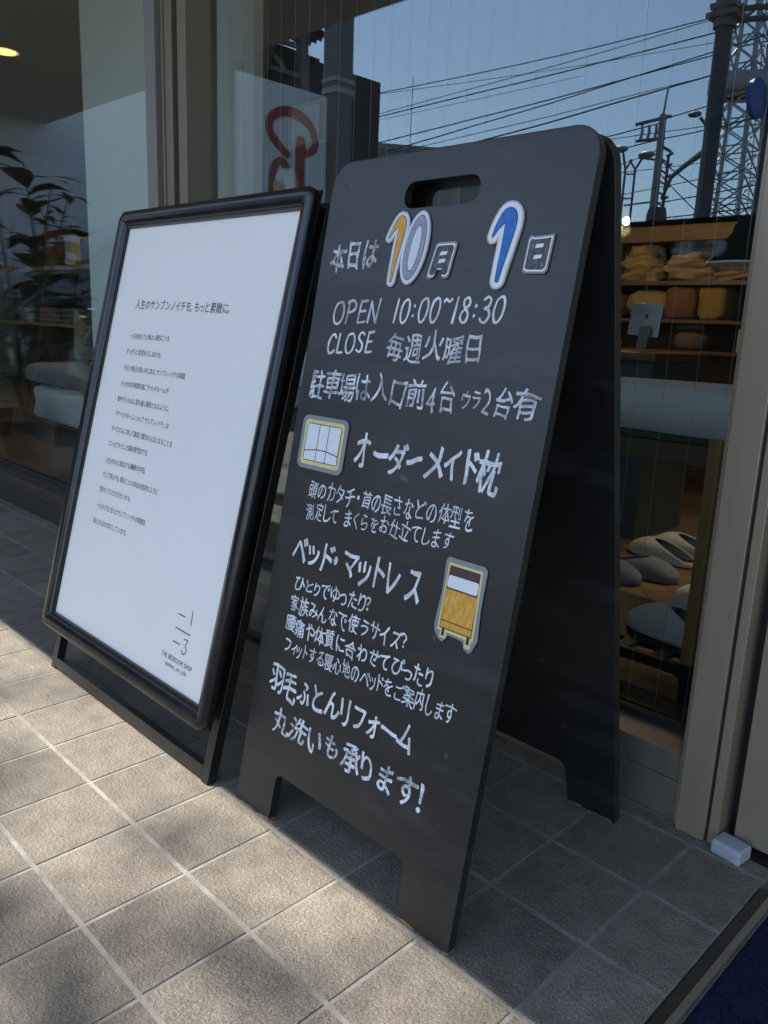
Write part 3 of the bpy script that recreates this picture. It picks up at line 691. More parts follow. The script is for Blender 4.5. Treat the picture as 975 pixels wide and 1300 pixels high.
sub(mg, 'outline', [ellipse(*zc, 0.0182, 0.0450, -zr)], 0.0033, 0.0036, 'mag_line'); sub(mg, 'colour_fill', [ellipse(*zc, 0.0173, 0.0440, -zr)], 0.0036, 0.0038, 'mag_ring')
sub(mg, 'outline', [ellipse(zc[0] + .001, zc[1] - .001, 0.0092, 0.0320, -zr)], 0.0037, 0.0039, 'mag_line'); sub(mg, 'white_fill', [ellipse(zc[0] + .001, zc[1] - .001, 0.0083, 0.0308, -zr)], 0.0038, 0.0041, 'mag_lilac')
# one
mg = mroot('white magnet cut as a number 1 filled in blue', 0.118, 0.89)
one = spline([(0.1023, .9085, .0018), (0.1085, .9215, .0075), (0.1200, .9345, .0155), (0.1272, .9270, .0172), (0.1258, .9000, .0128), (0.1225, .8720, .0080), (0.1208, .8530, .0048)], 6)
ssub(mg, 'edge', one, 0.0094, Z0, 0.0030, 'mag_edge'); ssub(mg, 'white_face', one, 0.0074, 0.0028, 0.0035, 'mag_white')
ssub(mg, 'outline', one, 0.0010, 0.0035, 0.0038, 'mag_line'); ssub(mg, 'colour_fill', one, 0, 0.0037, 0.0040, 'mag_blue')
# month and day characters
def charmag(label, u0, v0, u1, v1, legs, skew):
    mg = mroot(label, (u0 + u1) / 2, (v0 + v1) / 2); w_, h_ = u1 - u0, v1 - v0
    f = lambda x, y: (u0 + x * w_ + skew * (y - 0.5) * w_, v0 + y * h_)
    def q(pts): return [f(*p) for p in pts]
    if legs: outer = [(-.04, .0), (-.06, .1), (.06, .98), (.16, 1.03), (.96, 1.04), (1.05, .97), (1.0, .05), (.9, -.03), (.7, .0), (.64, .22), (.36, .22), (.3, .02), (.12, -.04)]
    else: outer = [(-.04, .03), (.0, .94), (.08, 1.04), (.24, 1.0), (.9, 1.03), (1.05, 1.05), (1.06, .95), (1.0, .06), (.9, -.04), (.1, -.03)]
    sub(mg, 'edge', [q(outer)], Z0, 0.0026, 'mag_grey', 0.0006)
    sc = lambda pts, k: [(0.5 + (x - .5) * k, .5 + (y - .5) * k) for x, y in pts]
    sub(mg, 'white_face', [q(sc(outer, .89))], 0.0024, 0.0029, 'mag_white')
    sub(mg, 'scribble', [q(sc(outer, .8))], 0.0028, 0.0032, 'mag_scribble')
    for yy in ((.64, .42) if legs else (.66, .36)):
        sub(mg, 'window', [q([(.36, yy), (.68, yy + .02), (.7, yy + .12), (.4, yy + .11)])], 0.0032, 0.0034, 'mag_white')
    return mg
charmag('black and white magnet with the character for month beside the number 10', 0.0020, 0.8570, 0.0400, 0.9035, True, 0.12)
charmag('black and white magnet with the character for day beside the blue number 1', 0.1575, 0.8620, 0.1930, 0.9060, False, 0.0)
# pillow
mg = mroot('square grey magnet picturing a white pillow with a yellow border', -0.158, 0.607)
R = lambda x0, y0, x1, y1, r: rrect(-0.2115 + x0 * 0.1055, 0.5645 + y0 * 0.0835, -0.2115 + x1 * 0.1055, 0.5645 + y1 * 0.0835, r)
sub(mg, 'edge', [R(0, 0, 1, 1, .012)], Z0, 0.0026, 'mag_grey', 0.0006); sub(mg, 'yellow_border', [R(.075, .085, .93, .92, .006)], 0.0024, 0.0030, 'mag_yellow')
sub(mg, 'outline', [R(.125, .155, .885, .855, .004)], 0.0030, 0.0033, 'mag_line')
pw = lambda x0, y0, x1, y1, d0, d1: [(-0.2115 + a * 0.1055, 0.5645 + c * 0.0835) for a, c in ((x0, y0), (x1, y0), (x1, y1 + d1), (x0, y1 + d0))]
for (x0, x1, d0, d1) in ((.14, .4, -.02, .03), (.415, .61, .03, .03), (.625, .87, .03, -.02)):
    sub(mg, 'pillow_panel', [pw(x0, .17, x1, .34, d0, d1)], 0.0032, 0.0035, 'mag_white')
    sub(mg, 'pillow_panel', [[(-0.2115 + a * 0.1055, 0.5645 + c * 0.0835) for a, c in ((x0, .36 + d0), (x1, .36 + d1), (x1, .84), (x0, .84))]], 0.0032, 0.0035, 'mag_white')
# bed
mg = mroot('tall grey magnet picturing a bed with an orange blanket and yellow border', 0.155, 0.44)
bq = lambda pts: [(0.1195 + x * 0.0715, 0.3835 + y * 0.1125) for x, y in pts]
sub(mg, 'edge', [bq([(.02, .12), (0, .2), (.04, .6), (.02, .95), (.07, 1.0), (.9, 1.0), (.97, .96), (.97, .5), (1.02, .16), (.98, .1), (.93, .02), (.86, -.01), (.76, .02), (.7, .1), (.36, .11), (.3, .05), (.24, .01), (.12, .04)])], Z0, 0.0026, 'mag_grey', 0.0006)
sub(mg, 'yellow_border', [bq([(.09, .14), (.1, .94), (.88, .94), (.93, .14), (.89, .13), (.89, .04), (.75, .04), (.75, .13), (.31, .14), (.31, .06), (.17, .06), (.17, .14)])], 0.0024, 0.0029, 'mag_yellow')
sub(mg, 'bed_frame', [bq([(.13, .17), (.14, .91), (.84, .91), (.885, .17)])], 0.0029, 0.0032, 'mag_maroon')
for x in (.2, .785): sub(mg, 'bed_leg', [bq([(x, .085), (x + .065, .085), (x + .065, .168), (x, .168)])], 0.0029, 0.0032, 'mag_line')
sub(mg, 'pillow', [rrect(0.1195 + .15 * .0715, 0.3835 + .655 * .1125, 0.1195 + .845 * .0715, 0.3835 + .80 * .1125, .003)], 0.0032, 0.0035, 'mag_white')
sub(mg, 'blanket', [bq([(.145, .272), (.15, .635), (.855, .635), (.865, .272)])], 0.0032, 0.0034, 'mag_orange')
sub(mg, 'blanket', [bq([(.145, .185), (.145, .258), (.868, .258), (.87, .185)])], 0.0032, 0.0034, 'mag_orange')

# ================================================================ white poster stand
sp = 0.25; PX = -0.648; PY = -0.50
PF = frame_of((PX, PY, 0), (1, 0, 0), (0, sp, 1))
ps = thing('poster_stand', 'black A-frame poster stand with a white printed sheet, left of the blackboard', 'poster stand', (PX, -0.26, 0))
# display frame: rounded profile swept round the opening
def swept_frame(hw0, v0, v1, wd, depth, zb):
    r = 0.022; outer = rrect(-hw0, v0, hw0, v1, r, 5); mb = MB()
    prof = [(0.0, 0.0), (0.0, 0.72), (0.05, 0.9), (0.16, 1.0), (0.62, 0.97), (0.9, 0.8), (0.97, 0.7), (1.0, 0.55), (1.0, 0.0)]
    cx, cy = 0, (v0 + v1) / 2; n = len(outer); vs = []
    for i, p in enumerate(outer):
        # inner corner for this point
        ix = max(-hw0 + wd, min(hw0 - wd, p[0])); iy = max(v0 + wd, min(v1 - wd, p[1]))
        for (a, h) in prof: vs.append(PF @ Vector((p[0] + (ix - p[0]) * a, p[1] + (iy - p[1]) * a, zb + h * depth)))
    m = len(prof)
    fs = [(i * m + k, ((i + 1) % n) * m + k, ((i + 1) % n) * m + k + 1, i * m + k + 1) for i in range(n) for k in range(m - 1)]
    mb.add(vs, fs); return mb
fw = 0.329; F0, F1 = 0.103, 1.02
o = swept_frame(fw, F0, F1, 0.0305, 0.017, 0.0).build('display_frame', 'frame_black', ps, autosmooth=True)
b = MB()
for (x0, y0, x1, y1) in ((-fw + .0305, F0 + .0305, -fw + .0355, F1 - .0305), (fw - .0355, F0 + .0305, fw - .0305, F1 - .0305), (-fw + .0355, F1 - .0355, fw - .0355, F1 - .0305), (-fw + .0355, F0 + .0305, fw - .0355, F0 + .0355)):
    b.box((x0, y0, 0.0005), (x1, y1, 0.0085), PF)
b.build('inner_lip', 'frame_satin', ps)
b = MB(); b.box((-fw + .003, F0 + .003, -0.004), (fw - .003, F1 - .003, 0.002), PF); b.build('backing', 'frame_satin', ps)
b = MB(); b.box((-fw + .0357, F0 + .0357, 0.0021), (fw - .0357, F1 - .0357, 0.0032), PF); pst = b.build('poster', 'poster', ps)
TXT = [('人生のサンブンノイチを、もっと素敵に。', -0.2036, 0.8146, 0.1476, 0.8110, 0.0215),
 ('一日を終えて心地よい眠りにつき、', -0.2020, 0.7512, -0.0384, 0.7519, 0.0132), ('すっきりと目覚めるしあわせ。', -0.2062, 0.7192, -0.0583, 0.7179, 0.0132),
 ('今日と明日の真ん中にある、サンブンノイチの時間。', -0.2024, 0.6843, 0.0442, 0.6833, 0.0132), ('その大切な時間を過ごすベッドルームが', -0.2023, 0.6509, -0.0093, 0.6513, 0.0132),
 ('家中でいちばん落ち着く場所となるように。', -0.2035, 0.6186, 0.0093, 0.6176, 0.0132), ('「ザ・ベッドルームショップ サンブンノイチ」は', -0.2050, 0.5881, 0.0160, 0.5854, 0.0132),
 ('すべての人に対して寝具と眠りの入口になることを', -0.2050, 0.5558, 0.0424, 0.5526, 0.0132), ('コンセプトとした寝具専門店です。', -0.2034, 0.5239, -0.0356, 0.5245, 0.0132),
 ('人生の1/3に相当する睡眠の存在、', -0.2029, 0.4884, -0.0316, 0.4903, 0.0132), ('そして何よりも、眠ることの本当の気持ちよさに', -0.2025, 0.4580, 0.0262, 0.4579, 0.0132),
 ('気付いていただきたいから、', -0.2040, 0.4265, -0.0664, 0.4268, 0.0132), ('一人ひとりに合ったサンブンノイチの時間を', -0.2022, 0.3914, 0.0034, 0.3927, 0.0132), ('私たちは大切にしています。', -0.2044, 0.3580, -0.0557, 0.3596, 0.0132)]
for i, (t, u0, v0, u1, v1, h) in enumerate(TXT):
    write(t, u0, v0, u1, v1, h, PF, 0.0034, res=2, off=0.008).build('printed_text', 'ink', pst)
b = MB(); k = 0
for pts in ([(.1746, .2663), (.1955, .2665)], [(.2163, .2815), (.2180, .2575)], [(.1735, .2412), (.2213, .2402)], [(.1744, .2163), (.1960, .2160)],
            spline([(.2080, .2290, 0), (.2190, .2290, 0), (.2135, .2190, 0), (.2190, .2130, 0), (.2170, .2050, 0), (.2100, .2035, 0), (.2060, .2080, 0)], 5)):
    k += 1; strip(b, [(p[0], p[1], 0.0021) for p in pts], 0.0, 0.0033, 0.00345 + k * 5e-6, PF, 2e-6)
b.build('fraction_logo', 'ink', pst)
write('THE BEDROOM SHOP', 0.1459, 0.1821, 0.2473, 0.1819, 0.0122, PF, 0.0034, res=2, off=0.012).build('printed_text', 'ink', pst)
write('sanbun_no_ichi', 0.1623, 0.1690, 0.2337, 0.1695, 0.0112, PF, 0.0034, res=2, off=0.012).build('printed_text', 'ink', pst)
# leg frames of flat tube
def legframe(F, hw, zf, zd, top, nm, cross=()):
    for sx in (-1, 1):
        b = MB(); x0, x1 = sorted((sx * hw, sx * (hw - 0.021))); b.box((x0, 0.0, zf - zd), (x1, top, zf), F); b.build('leg', 'frame_satin', ps, bevel=0.0012)
    b = MB(); b.box((-hw + .0212, 0.003, zf - zd), (hw - .0212, 0.025, zf), F); b.build(nm, 'frame_satin', ps, bevel=0.0012)
    for v in cross:
        b = MB(); b.box((-hw + .0212, v, zf - zd), (hw - .0212, v + .02, zf), F); b.build('crossbar', 'frame_satin', ps, bevel=0.0012)
LF = frame_of((-0.6445, -0.478, 0.002), (1, 0, 0), (0, sp, 1))
legframe(LF, 0.319, 0.0, 0.019, 0.99, 'foot_rail', (0.9,))
RL = frame_of((-0.6445, -0.055, 0.002), (1, 0, 0), (0, -0.185, 1))
legframe(RL, 0.30, 0.0, 0.019, 0.985, 'foot_rail', (0.40,))
for (F, hw) in ((LF, .308), (RL, .29)):
    for sx in (-1, 1):
        b = MB(); p = F @ Vector((sx * hw, 0, -0.009)); b.box((p.x - .008, p.y - .008, 0.0), (p.x + .008, p.y + .008, 0.004)); b.build('foot_pad', 'rubber', ps)
for sx in (-1, 1):
    b = MB(); p = LF @ Vector((sx * .292, .975, -0.0195)); q = RL @ Vector((sx * .289, .975, 0.0005)); b.box((p.x - .009, p.y, p.z - .012), (p.x + .009, q.y, p.z + .012)); b.build('hinge', 'frame_satin', ps)

# ================================================================ inside the shop, right
dk = thing('display_bed', 'low display bed with white mattress on an oak post behind the right window', 'bed', (-0.3, 0.8, 0.02))
MT = MB(); nx, ny = 40, 14; x0, x1, y0, y1 = -1.7, 0.42, 0.30, 0.45
def mtop(x, y): return 0.688 + 0.006 * noise.noise(Vector((x * 3, y * 3, 0)))
prof = [(0.0, 0.600), (-0.012, 0.603), (-0.014, 0.645), (-0.012, 0.683), (-0.006, 0.688), (0.004, 0.689)]
vs = []; rows = 0
for (dy, z) in prof:
    for i in range(nx + 1):
        x = x0 + (x1 - x0) * i / nx; vs.append((x, y0 + dy + 0.004 * noise.noise(Vector((x * 5, z * 20, 2))), z + 0.003 * noise.noise(Vector((x * 4, 0, 1))))); 
    rows += 1
for j in range(1, ny + 1):
    for i in range(nx + 1):
        x = x0 + (x1 - x0) * i / nx; y = y0 + (y1 - y0) * j / ny; vs.append((x, y, mtop(x, y)))
    rows += 1
MT.add(vs, [(j * (nx + 1) + i, j * (nx + 1) + i + 1, (j + 1) * (nx + 1) + i + 1, (j + 1) * (nx + 1) + i) for j in range(rows - 1) for i in range(nx)])
MT.build('mattress', 'mattress', dk, smooth=True)
b = MB(); b.box((-1.7, 0.285, 0.588), (0.135, 0.32, 0.6)); b.build('green_underlay', 'green_cloth', dk, bevel=0.003)
b = MB(); b.box((-1.7, 0.29, 0.548), (0.132, 0.325, 0.587)); b.build('side_rail', 'rail_wood', dk, bevel=0.002)
b = MB(); b.box((0.1325, 0.285, 0.166), (0.1565, 0.325, 0.602)); b.build('post', 'oak', dk, bevel=0.002)
b = MB(); b.box((-1.7, 0.42, 0.548), (0.42, 0.445, 0.587)); b.build('side_rail', 'rail_wood', dk)
b = MB(); b.box((0.36, 0.42, 0.0205), (0.384, 0.445, 0.548)); b.build('post', 'oak', dk)
# black steel rack
rk = thing('slipper_rack', 'low black steel rack with square slots under the oak post, holding white slippers', 'rack', (0.0, 0.35, 0.02))
b = MB(); z0, z1 = 0.154, 0.165
for y in (0.278, 0.335): b.box((-0.75, y, z0), (0.178, y + (0.016 if y < .3 else .27), z1))
for k in range(12): x = 0.148 - k * 0.078; b.box((x, 0.294, z0), (x + 0.03, 0.335, z1))
b.build('slotted_top', 'black_metal', rk, bevel=0.001)
XF = frame_of((0, 0.2785, 0), (1, 0, 0), (0, 0, 1))
fillobj('front_plate', [rrect(-0.75, 0.0205, 0.178, 0.1535, 0.002), rrect(-0.28, 0.036, 0.140, 0.1435, [0.004, 0.004, 0.018, 0.018])], -0.004, 0.0, XF, 'black_metal', rk)
b = MB(); b.box((0.1405, 0.2825, 0.03), (0.1435, 0.335, 0.15)); b.build('edge_trim', 'oak', rk)
# slippers
def slipper_mesh(L=0.265, W=0.094, lining='slip_navy', upper='slip_white', label='', loc=(0, 0, 0), rot=0.0, tag_patch=False, group='slippers on display behind the window'):
    t = thing('slipper', label, 'slipper', loc, group)
    M = Matrix.Translation(Vector(loc)) @ Matrix.Rotation(rot, 4, 'Z')
    def wdt(u):  # half width along the foot, heel 0 .. toe 1
        return W / 2 * (0.74 + 0.26 * math.sin(min(1, u * 1.25) * pi * 0.5 + 0.3 * u)) * (1 - max(0, (u - 0.72) / 0.28) ** 2.4) ** 0.5 * (1 - max(0, (0.16 - u) / 0.16) ** 2.2) ** 0.5
    # sole
    n = 30; b = MB(); us = [0.5 - 0.5 * cos(pi * i / n) for i in range(n + 1)]; vs = []
    ring = []
    for u in us:
        h = max(0.0005, wdt(u)); ring.append((u, h))
    lay = [(-0.006, 0.0), (0.0, 0.006), (0.0, 0.016), (-0.006, 0.021)]
    rows = []
    for (g_, z) in lay:
        rows.append([M @ Vector((u * L, (h + g_), z)) for u, h in ring] + [M @ Vector((u * L, -(h + g_), z)) for u, h in ring[::-1]])
    m_ = len(rows[0]); vs = sum(rows, [])
    fs = [(r * m_ + k, r * m_ + (k + 1) % m_, (r + 1) * m_ + (k + 1) % m_, (r + 1) * m_ + k) for r in range(len(lay) - 1) for k in range(m_)]
    fs.append(tuple(range(m_ - 1, -1, -1)))
    b.add(vs, fs); b.build('sole', upper, t, smooth=True)
    b = MB(); b.add([M @ Vector((u * L, sgn * (h - 0.007), 0.0215)) for sgn, seq in ((1, ring), (-1, ring[::-1])) for u, h in seq], [tuple(range(2 * len(ring)))]); b.build('insole', lining, t)
    # upper: vamp dome from the opening to the toe with low sides running to the heel
    b = MB(); nu, na = 22, 28; vs = []
    def top(u): return (0.034 + 0.02 * sin(min(1, u / 0.62) * pi / 2)) * (1 - max(0, (u - 0.62) / 0.38) ** 1.7) ** 0.62
    for i in range(nu + 1):
        for k in range(na + 1):
            a = pi * k / na; sa = sin(a)
            u0 = 0.03 + 0.60 * sa ** 1.1; u = u0 + (1 - u0) * (i / nu) ** 0.85; h = max(0.001, wdt(u) - 0.001)
            flare = 1 - 0.06 * (1 - i / nu)
            vs.append(M @ Vector((u * L, -h * (cos(a) if abs(cos(a)) < .999 else cos(a)) * flare, 0.012 + top(u) * sa ** 0.62)))
    fs = [(i * (na + 1) + k, i * (na + 1) + k + 1, (i + 1) * (na + 1) + k + 1, (i + 1) * (na + 1) + k) for i in range(nu) for k in range(na)]
    b.add(vs, fs); o = b.build('upper', upper, t, smooth=True)
    md = o.modifiers.new('thickness', 'SOLIDIFY'); md.thickness = 0.006; md.offset = 0
    md2 = o.modifiers.new('soft', 'SUBSURF'); md2.levels = 1; md2.render_levels = 1
    # dark lining inside the vamp
    b = MB(); b.add([(Vector(v) - Vector(loc)) * 0.94 + Vector(loc) + Vector((0, 0, 0.001)) for v in vs], fs); b.build('lining', lining, t, smooth=True)
    if tag_patch:
        c = M @ Vector((0.62 * L, -wdt(.62) * 0.80, 0.047)); b = MB(); R3 = Matrix.Translation(c) @ Matrix.Rotation(rot, 4, 'Z') @ Matrix.Rotation(radians(52), 4, 'X')
        b.box((-0.012, -0.011, 0.004), (0.012, 0.011, 0.0055), R3); b.build('label_patch', 'white_plastic', t)
    return t
slipper_mesh(lining='slip_grey', upper='slip_white', label='white slipper with a square cloth tag at the front of the black rack', loc=(0.215, 0.385, 0.166), rot=radians(172), tag_patch=True)
slipper_mesh(lining='slip_grey', upper='slip_white', label='white slipper on the black rack just behind the nearest one, farther of that pair', loc=(0.235, 0.51, 0.166), rot=radians(172))
slipper_mesh(lining='slip_grey', upper='slip_white', label='white slipper half hidden by the oak post, farthest of the white ones', loc=(0.02, 1.04, 0.0235), rot=radians(168))
slipper_mesh(lining='slip_navy', upper='slip_beige', label='beige slipper with navy lining and a cloth tag, nearer of the beige pair', loc=(-0.34, 1.42, 0.0235), rot=radians(168), tag_patch=True)
slipper_mesh(lining='slip_navy', upper='slip_beige', label='beige slipper with navy lining, farther of the beige pair', loc=(-0.32, 1.56, 0.0235), rot=radians(170))
slipper_mesh(lining='slip_navy', upper='slip_blue', label='dusty blue slipper beside the sign edge, nearer of the blue pair', loc=(-0.63, 1.07, 0.0235), rot=radians(8))
slipper_mesh(lining='slip_navy', upper='slip_blue', label='dusty blue slipper, farther of the blue pair', loc=(-0.56, 1.19, 0.0235), rot=radians(6))

# pendant
pn = thing('pendant_lamp', 'black cone pendant lamp with a pale rim hanging behind the right window', 'lamp', (-0.16, 1.0, 0.96))
b = MB(); b.lathe([(0.0, 0.135), (0.022, 0.135), (0.024, 0.1), (0.03, 0.092), (0.034, 0.075), (0.06, 0.045), (0.085, 0.003)], (-0.145, 1.0, 0.965), 40); b.build('shade', 'pendant_black', pn, smooth=True)
b = MB(); b.lathe([(0.085, 0.003), (0.087, 0.0), (0.085, -0.003), (0.081, 0.001), (0.056, 0.042), (0.02, 0.08)], (-0.145, 1.0, 0.965), 40); b.build('rim', 'white_plastic', pn, smooth=True)
b = MB(); b.tube([(-0.145, 1.0, 1.1), (-0.145, 1.0, 2.447)], 0.0035, 8); b.build('cord', 'cable', pn)
# shelf with quilts
sh = thing('wall_shelf', 'dark wooden shelf unit against the back, holding rolled quilts and cushions', 'shelf', (-1.1, 2.8, 0.02))
b = MB(); b.box((-2.1, 2.55, 1.012), (-0.3, 2.95, 1.03)); b.box((-2.1, 2.55, 0.84), (-0.3, 2.95, 0.856)); b.box((-2.1, 2.55, 0.70), (-0.3, 2.95, 0.715)); b.build('board', 'walnut', sh)
b = MB(); b.box((-2.1, 2.95, 0.02), (-0.3, 2.98, 1.29)); b.build('back_panel', 'walnut', sh)
b = MB(); b.box((-2.1, 2.6, 1.215), (-0.3, 2.95, 1.285)); b.build('top_box', 'rail_oak', sh)
b = MB(); b.box((-2.12, 2.55, 0.02), (-2.1, 2.98, 1.29)); b.build('side_panel', 'walnut', sh)
b = MB(); b.box((-0.3, 2.55, 0.02), (-0.28, 2.98, 1.29)); b.build('side_panel', 'walnut', sh)
def soft(name, label, cat, c, r, m, seed, sq=3.0, nz=0.12, group=None, folds=True):
    b = MB(); b.blob(c, r, sq, nz, 2.4, 26, 16, seed)
    o = b.build(name, m, None, smooth=True); return tag(o, label, cat, group)
def futon(label, cx, z0, wd, m, seed, layers):
    """a thick quilt folded over itself: lumpy lobes leaning on each other"""
    b = MB(); z = z0; y = 2.72; r = random.Random(seed)
    for k, (h, dx, f) in enumerate(layers):
        Mx = Matrix.Rotation(r.uniform(-.12, .12), 3, 'Y')
        b.blob((cx + dx, y + r.uniform(-.01, .01), z + h / 2), (wd / 2 * f, 0.13, h * 0.62), 2.3, 0.34, 1.9, 44, 24, seed * 3 + k, Mx); z += h * 0.78
    o = b.build('folded_quilt', m, None, smooth=True); return tag(o, label, 'quilt', 'folded quilts on the shelf')
futon('gold folded quilt heaped to a peak, left end of the top shelf', -1.32, 1.031, 0.21, 'futon_gold', 1, [(0.075, 0, 1), (0.07, -.005, .9), (0.06, .0, .55)])
futon('tan rolled quilt in the middle of the top shelf', -1.06, 1.031, 0.27, 'futon_tan', 2, [(0.075, 0, 1), (0.065, -.02, .82)])
futon('flat beige quilt under the black pendant lamp, right end of the top shelf', -0.83, 1.031, 0.24, 'futon_tan', 3, [(0.05, 0, 1), (0.04, .01, .85)])
soft('cushion', 'rounded gold cushion behind the computer screen on the middle shelf', 'cushion', (-1.25, 2.68, 0.928), (0.115, 0.1, 0.065), 'futon_gold', 4)
soft('cushion', 'rust brown square cushion standing on the middle shelf', 'cushion', (-1.07, 2.68, 0.935), (0.075, 0.1, 0.078), 'cushion_rust', 5, 5)
soft('cushion', 'mustard square cushion standing on the middle shelf, right of the rust one', 'cushion', (-0.92, 2.68, 0.935), (0.07, 0.1, 0.078), 'cushion_mustard', 6, 5)
soft('cushion', 'flat brown cushion lying on top of a round stool cushion, lower shelf', 'cushion', (-1.02, 2.68, 0.822), (0.065, 0.09, 0.017), 'cushion_brown', 7)
soft('cushion', 'round brown cushion on the lower shelf under a flat one', 'cushion', (-1.02, 2.68, 0.76), (0.08, 0.09, 0.045), 'cushion_brown', 8)
soft('cushion', 'dark red cushion at the left end of the middle shelf', 'cushion', (-1.45, 2.68, 0.92), (0.06, 0.1, 0.062), 'cushion_rust', 9)
b = MB(); b.box((-0.78, 2.6, 0.7155), (-0.69, 2.72, 0.82)); tag(b.build('paper_box', 'paper', bevel=0.003), 'small pale paper box on the lower shelf near the jamb', 'box')
# computer and desk
pc = thing('desktop_computer', 'silver all-in-one computer seen from behind on the dark counter', 'computer', (-0.77, 1.7, 0.72))
PCF = frame_of((-0.77, 1.7, 0.775), (0.96, 0.0, -0.06), (0.03, 0.12, 1))
fillobj('screen_back', [rrect(-0.062, 0, 0.062, 0.118, 0.006)], -0.008, 0.0, PCF, 'silver', pc, 0.002)
fillobj('emblem', [ellipse(0.005, 0.072, 0.006, 0.009, 0)], 0.0003, 0.001, PCF, 'mag_line', pc)
b = MB(); b.bar((-0.755, 1.69, 0.81), (-0.745, 1.655, 0.723), 0.04, 0.004); b.box((-0.775, 1.62, 0.7185), (-0.725, 1.72, 0.722)); b.build('stand', 'silver', pc)
ct = thing('counter', 'dark grey shop counter under the silver computer', 'counter', (-0.9, 1.75, 0.02))
b = MB(); b.box((-1.5, 1.55, 0.69), (-0.63, 2.0, 0.716)); b.build('top', 'walnut', ct, bevel=0.003)
b = MB(); b.box((-1.48, 1.6, 0.0205), (-0.66, 1.98, 0.69)); b.build('body', 'desk_grey', ct)
b = MB(); b.box((-0.83, 1.585, 0.7165), (-0.795, 1.6, 0.76)); tag(b.build('card_stand', 'white_plastic', bevel=0.002), 'small white card standing beside the computer on the counter', 'card')
# lit lamps, seen and added
lb = thing('bulb_lamp', 'bare lit bulb glowing at the top of the right window', 'lamp', (-1.055, 2.0, 1.23))
b = MB(); b.blob((-1.055, 2.0, 1.232), (0.013, 0.013, 0.016), 2, 0, 1, 16, 10); b.build('bulb', 'bulb_lit', lb, smooth=True)
b = MB(); b.tube([(-1.055, 2.0, 1.246), (-1.055, 2.0, 1.275)], 0.012, 12); b.build('socket', 'pendant_black', lb)
b = MB(); b.tube([(-1.055, 2.0, 1.275), (-1.055, 2.0, 2.447)], 0.002, 6); b.build('cord', 'cable', lb)
def lamp(loc, e, c, name, r=0.03, typ='POINT', cone=130):
    l = bpy.data.lights.new(name, typ)
    if typ == 'SPOT': l.spot_size = radians(cone); l.spot_blend = 0.6
    l.energy = e; l.color = c; l.shadow_soft_size = r
    o = bpy.data.objects.new(name, l); COL.objects.link(o); o.location = loc
lamp((-1.055, 1.97, 1.20), 1.3, (1.0, 0.66, 0.33), 'bulb_light')
for i, (x, y, e) in enumerate(((-3.051, 2.2, 10.0), (-0.9, 2.3, 2.5), (-5.2, 1.9, 12.0), (0.45, 1.75, 42.0))):  # right-hand pair added out of view; the strong one brightens the slippers
    b = MB(); b.lathe([(0.0, 2.4445), (0.045, 2.4445), (0.055, 2.447), (0.055, 2.4485)], (x, y, 0), 24)
    b.build('downlight_and_fill_disc', 'downlight_lit', shop); lamp((x, y, 2.40), e, (1.0, 0.72, 0.42), 'downlight_and_fill', 0.05, 'SPOT', 62 if x > 0 else 130)

# ================================================================ inside the shop, left
lsb = thing('side_shelf', 'open wooden shelf with folded towels and boxes behind the left window', 'shelf', (-6.6, 2.1, 0.02))
b = MB(); b.box((-8.6, 2.0, 1.13), (-5.3, 2.4, 1.17)); b.box((-8.6, 2.0, 0.635), (-5.3, 2.4, 0.665)); b.build('board', 'oak', lsb, bevel=0.003)
b = MB(); b.box((-8.6, 2.4, 0.02), (-5.3, 2.43, 2.0)); b.build('back_panel', 'dark_wall', lsb)
for x in (-8.6, -6.95, -5.33):
    b = MB(); b.box((x, 2.35, 0.02), (x + .03, 2.4, 2.0)); b.build('upright', 'black_metal', lsb)
rr = random.Random(4)
for i, (x, m, nm) in enumerate(((-7.45, 'towel_olive', 'olive'), (-6.95, 'towel_pink', 'dusty pink'), (-6.45, 'towel_green', 'pale green'))):
    b = MB()
    for k in range(3): b.blob((x + rr.uniform(-.01, .01), 2.15, 0.69 + k * 0.045), (0.22, 0.13, 0.026), 5, 0.05, 3, 24, 10, i * 5 + k)
    tag(b.build('towel_stack', m, None, smooth=True), f'stack of {nm} towels on the lower wooden shelf, left window', 'towels', 'towel stacks on the shelf')
b = MB(); b.blob((-6.95, 2.13, 0.86), (0.21, 0.13, 0.05), 4, 0.1, 3, 24, 12, 3); tag(b.build('towel_stack', 'towel_blue', None, smooth=True), 'dark blue folded blanket on top of the dusty pink towels', 'towels', 'towel stacks on the shelf')
for (x, wd, h, m, lab) in ((-7.0, .2, .34, 'cushion_brown', 'tall pinkish brown paper bag on the upper shelf'), (-6.6, .13, .26, 'paper', 'narrow pale bottle box with a blue mark on the upper shelf'), (-6.25, .2, .22, 'desk_grey', 'dark grey carton at the right end of the upper shelf')):
    b = MB(); b.box((x - wd / 2, 2.1, 1.1705), (x + wd / 2, 2.25, 1.17 + h)); o = b.build('carton', m, bevel=0.004); tag(o, lab, 'box', 'cartons on the upper shelf')
bd = thing('low_bed', 'low white bed with a speckled grey bolster behind the left window', 'bed', (-4.3, 1.4, 0.02))
b = MB(); b.blob((-4.1, 1.45, 0.17), (0.88, 0.45, 0.13), 6, 0.03, 3, 60, 16, 2); b.build('mattress', 'mattress', bd, smooth=True)
b = MB(); b.blob((-4.1, 1.42, 0.365), (0.93, 0.44, 0.07), 6, 0.03, 3, 60, 16, 5); b.build('bolster', 'grey_cloth', bd, smooth=True)
b = MB(); b.box((-4.9, 1.1, 0.0205), (-3.3, 1.8, 0.05)); b.build('base', 'walnut', bd)
ck = thing('wall_clock', 'round pale wall clock seen through the glass above the poster stand', 'clock', (-2.69, 1.5, 1.4))
CKF = frame_of((-2.69, 1.5, 1.436), (1, 0, 0), (0, 0, 1))
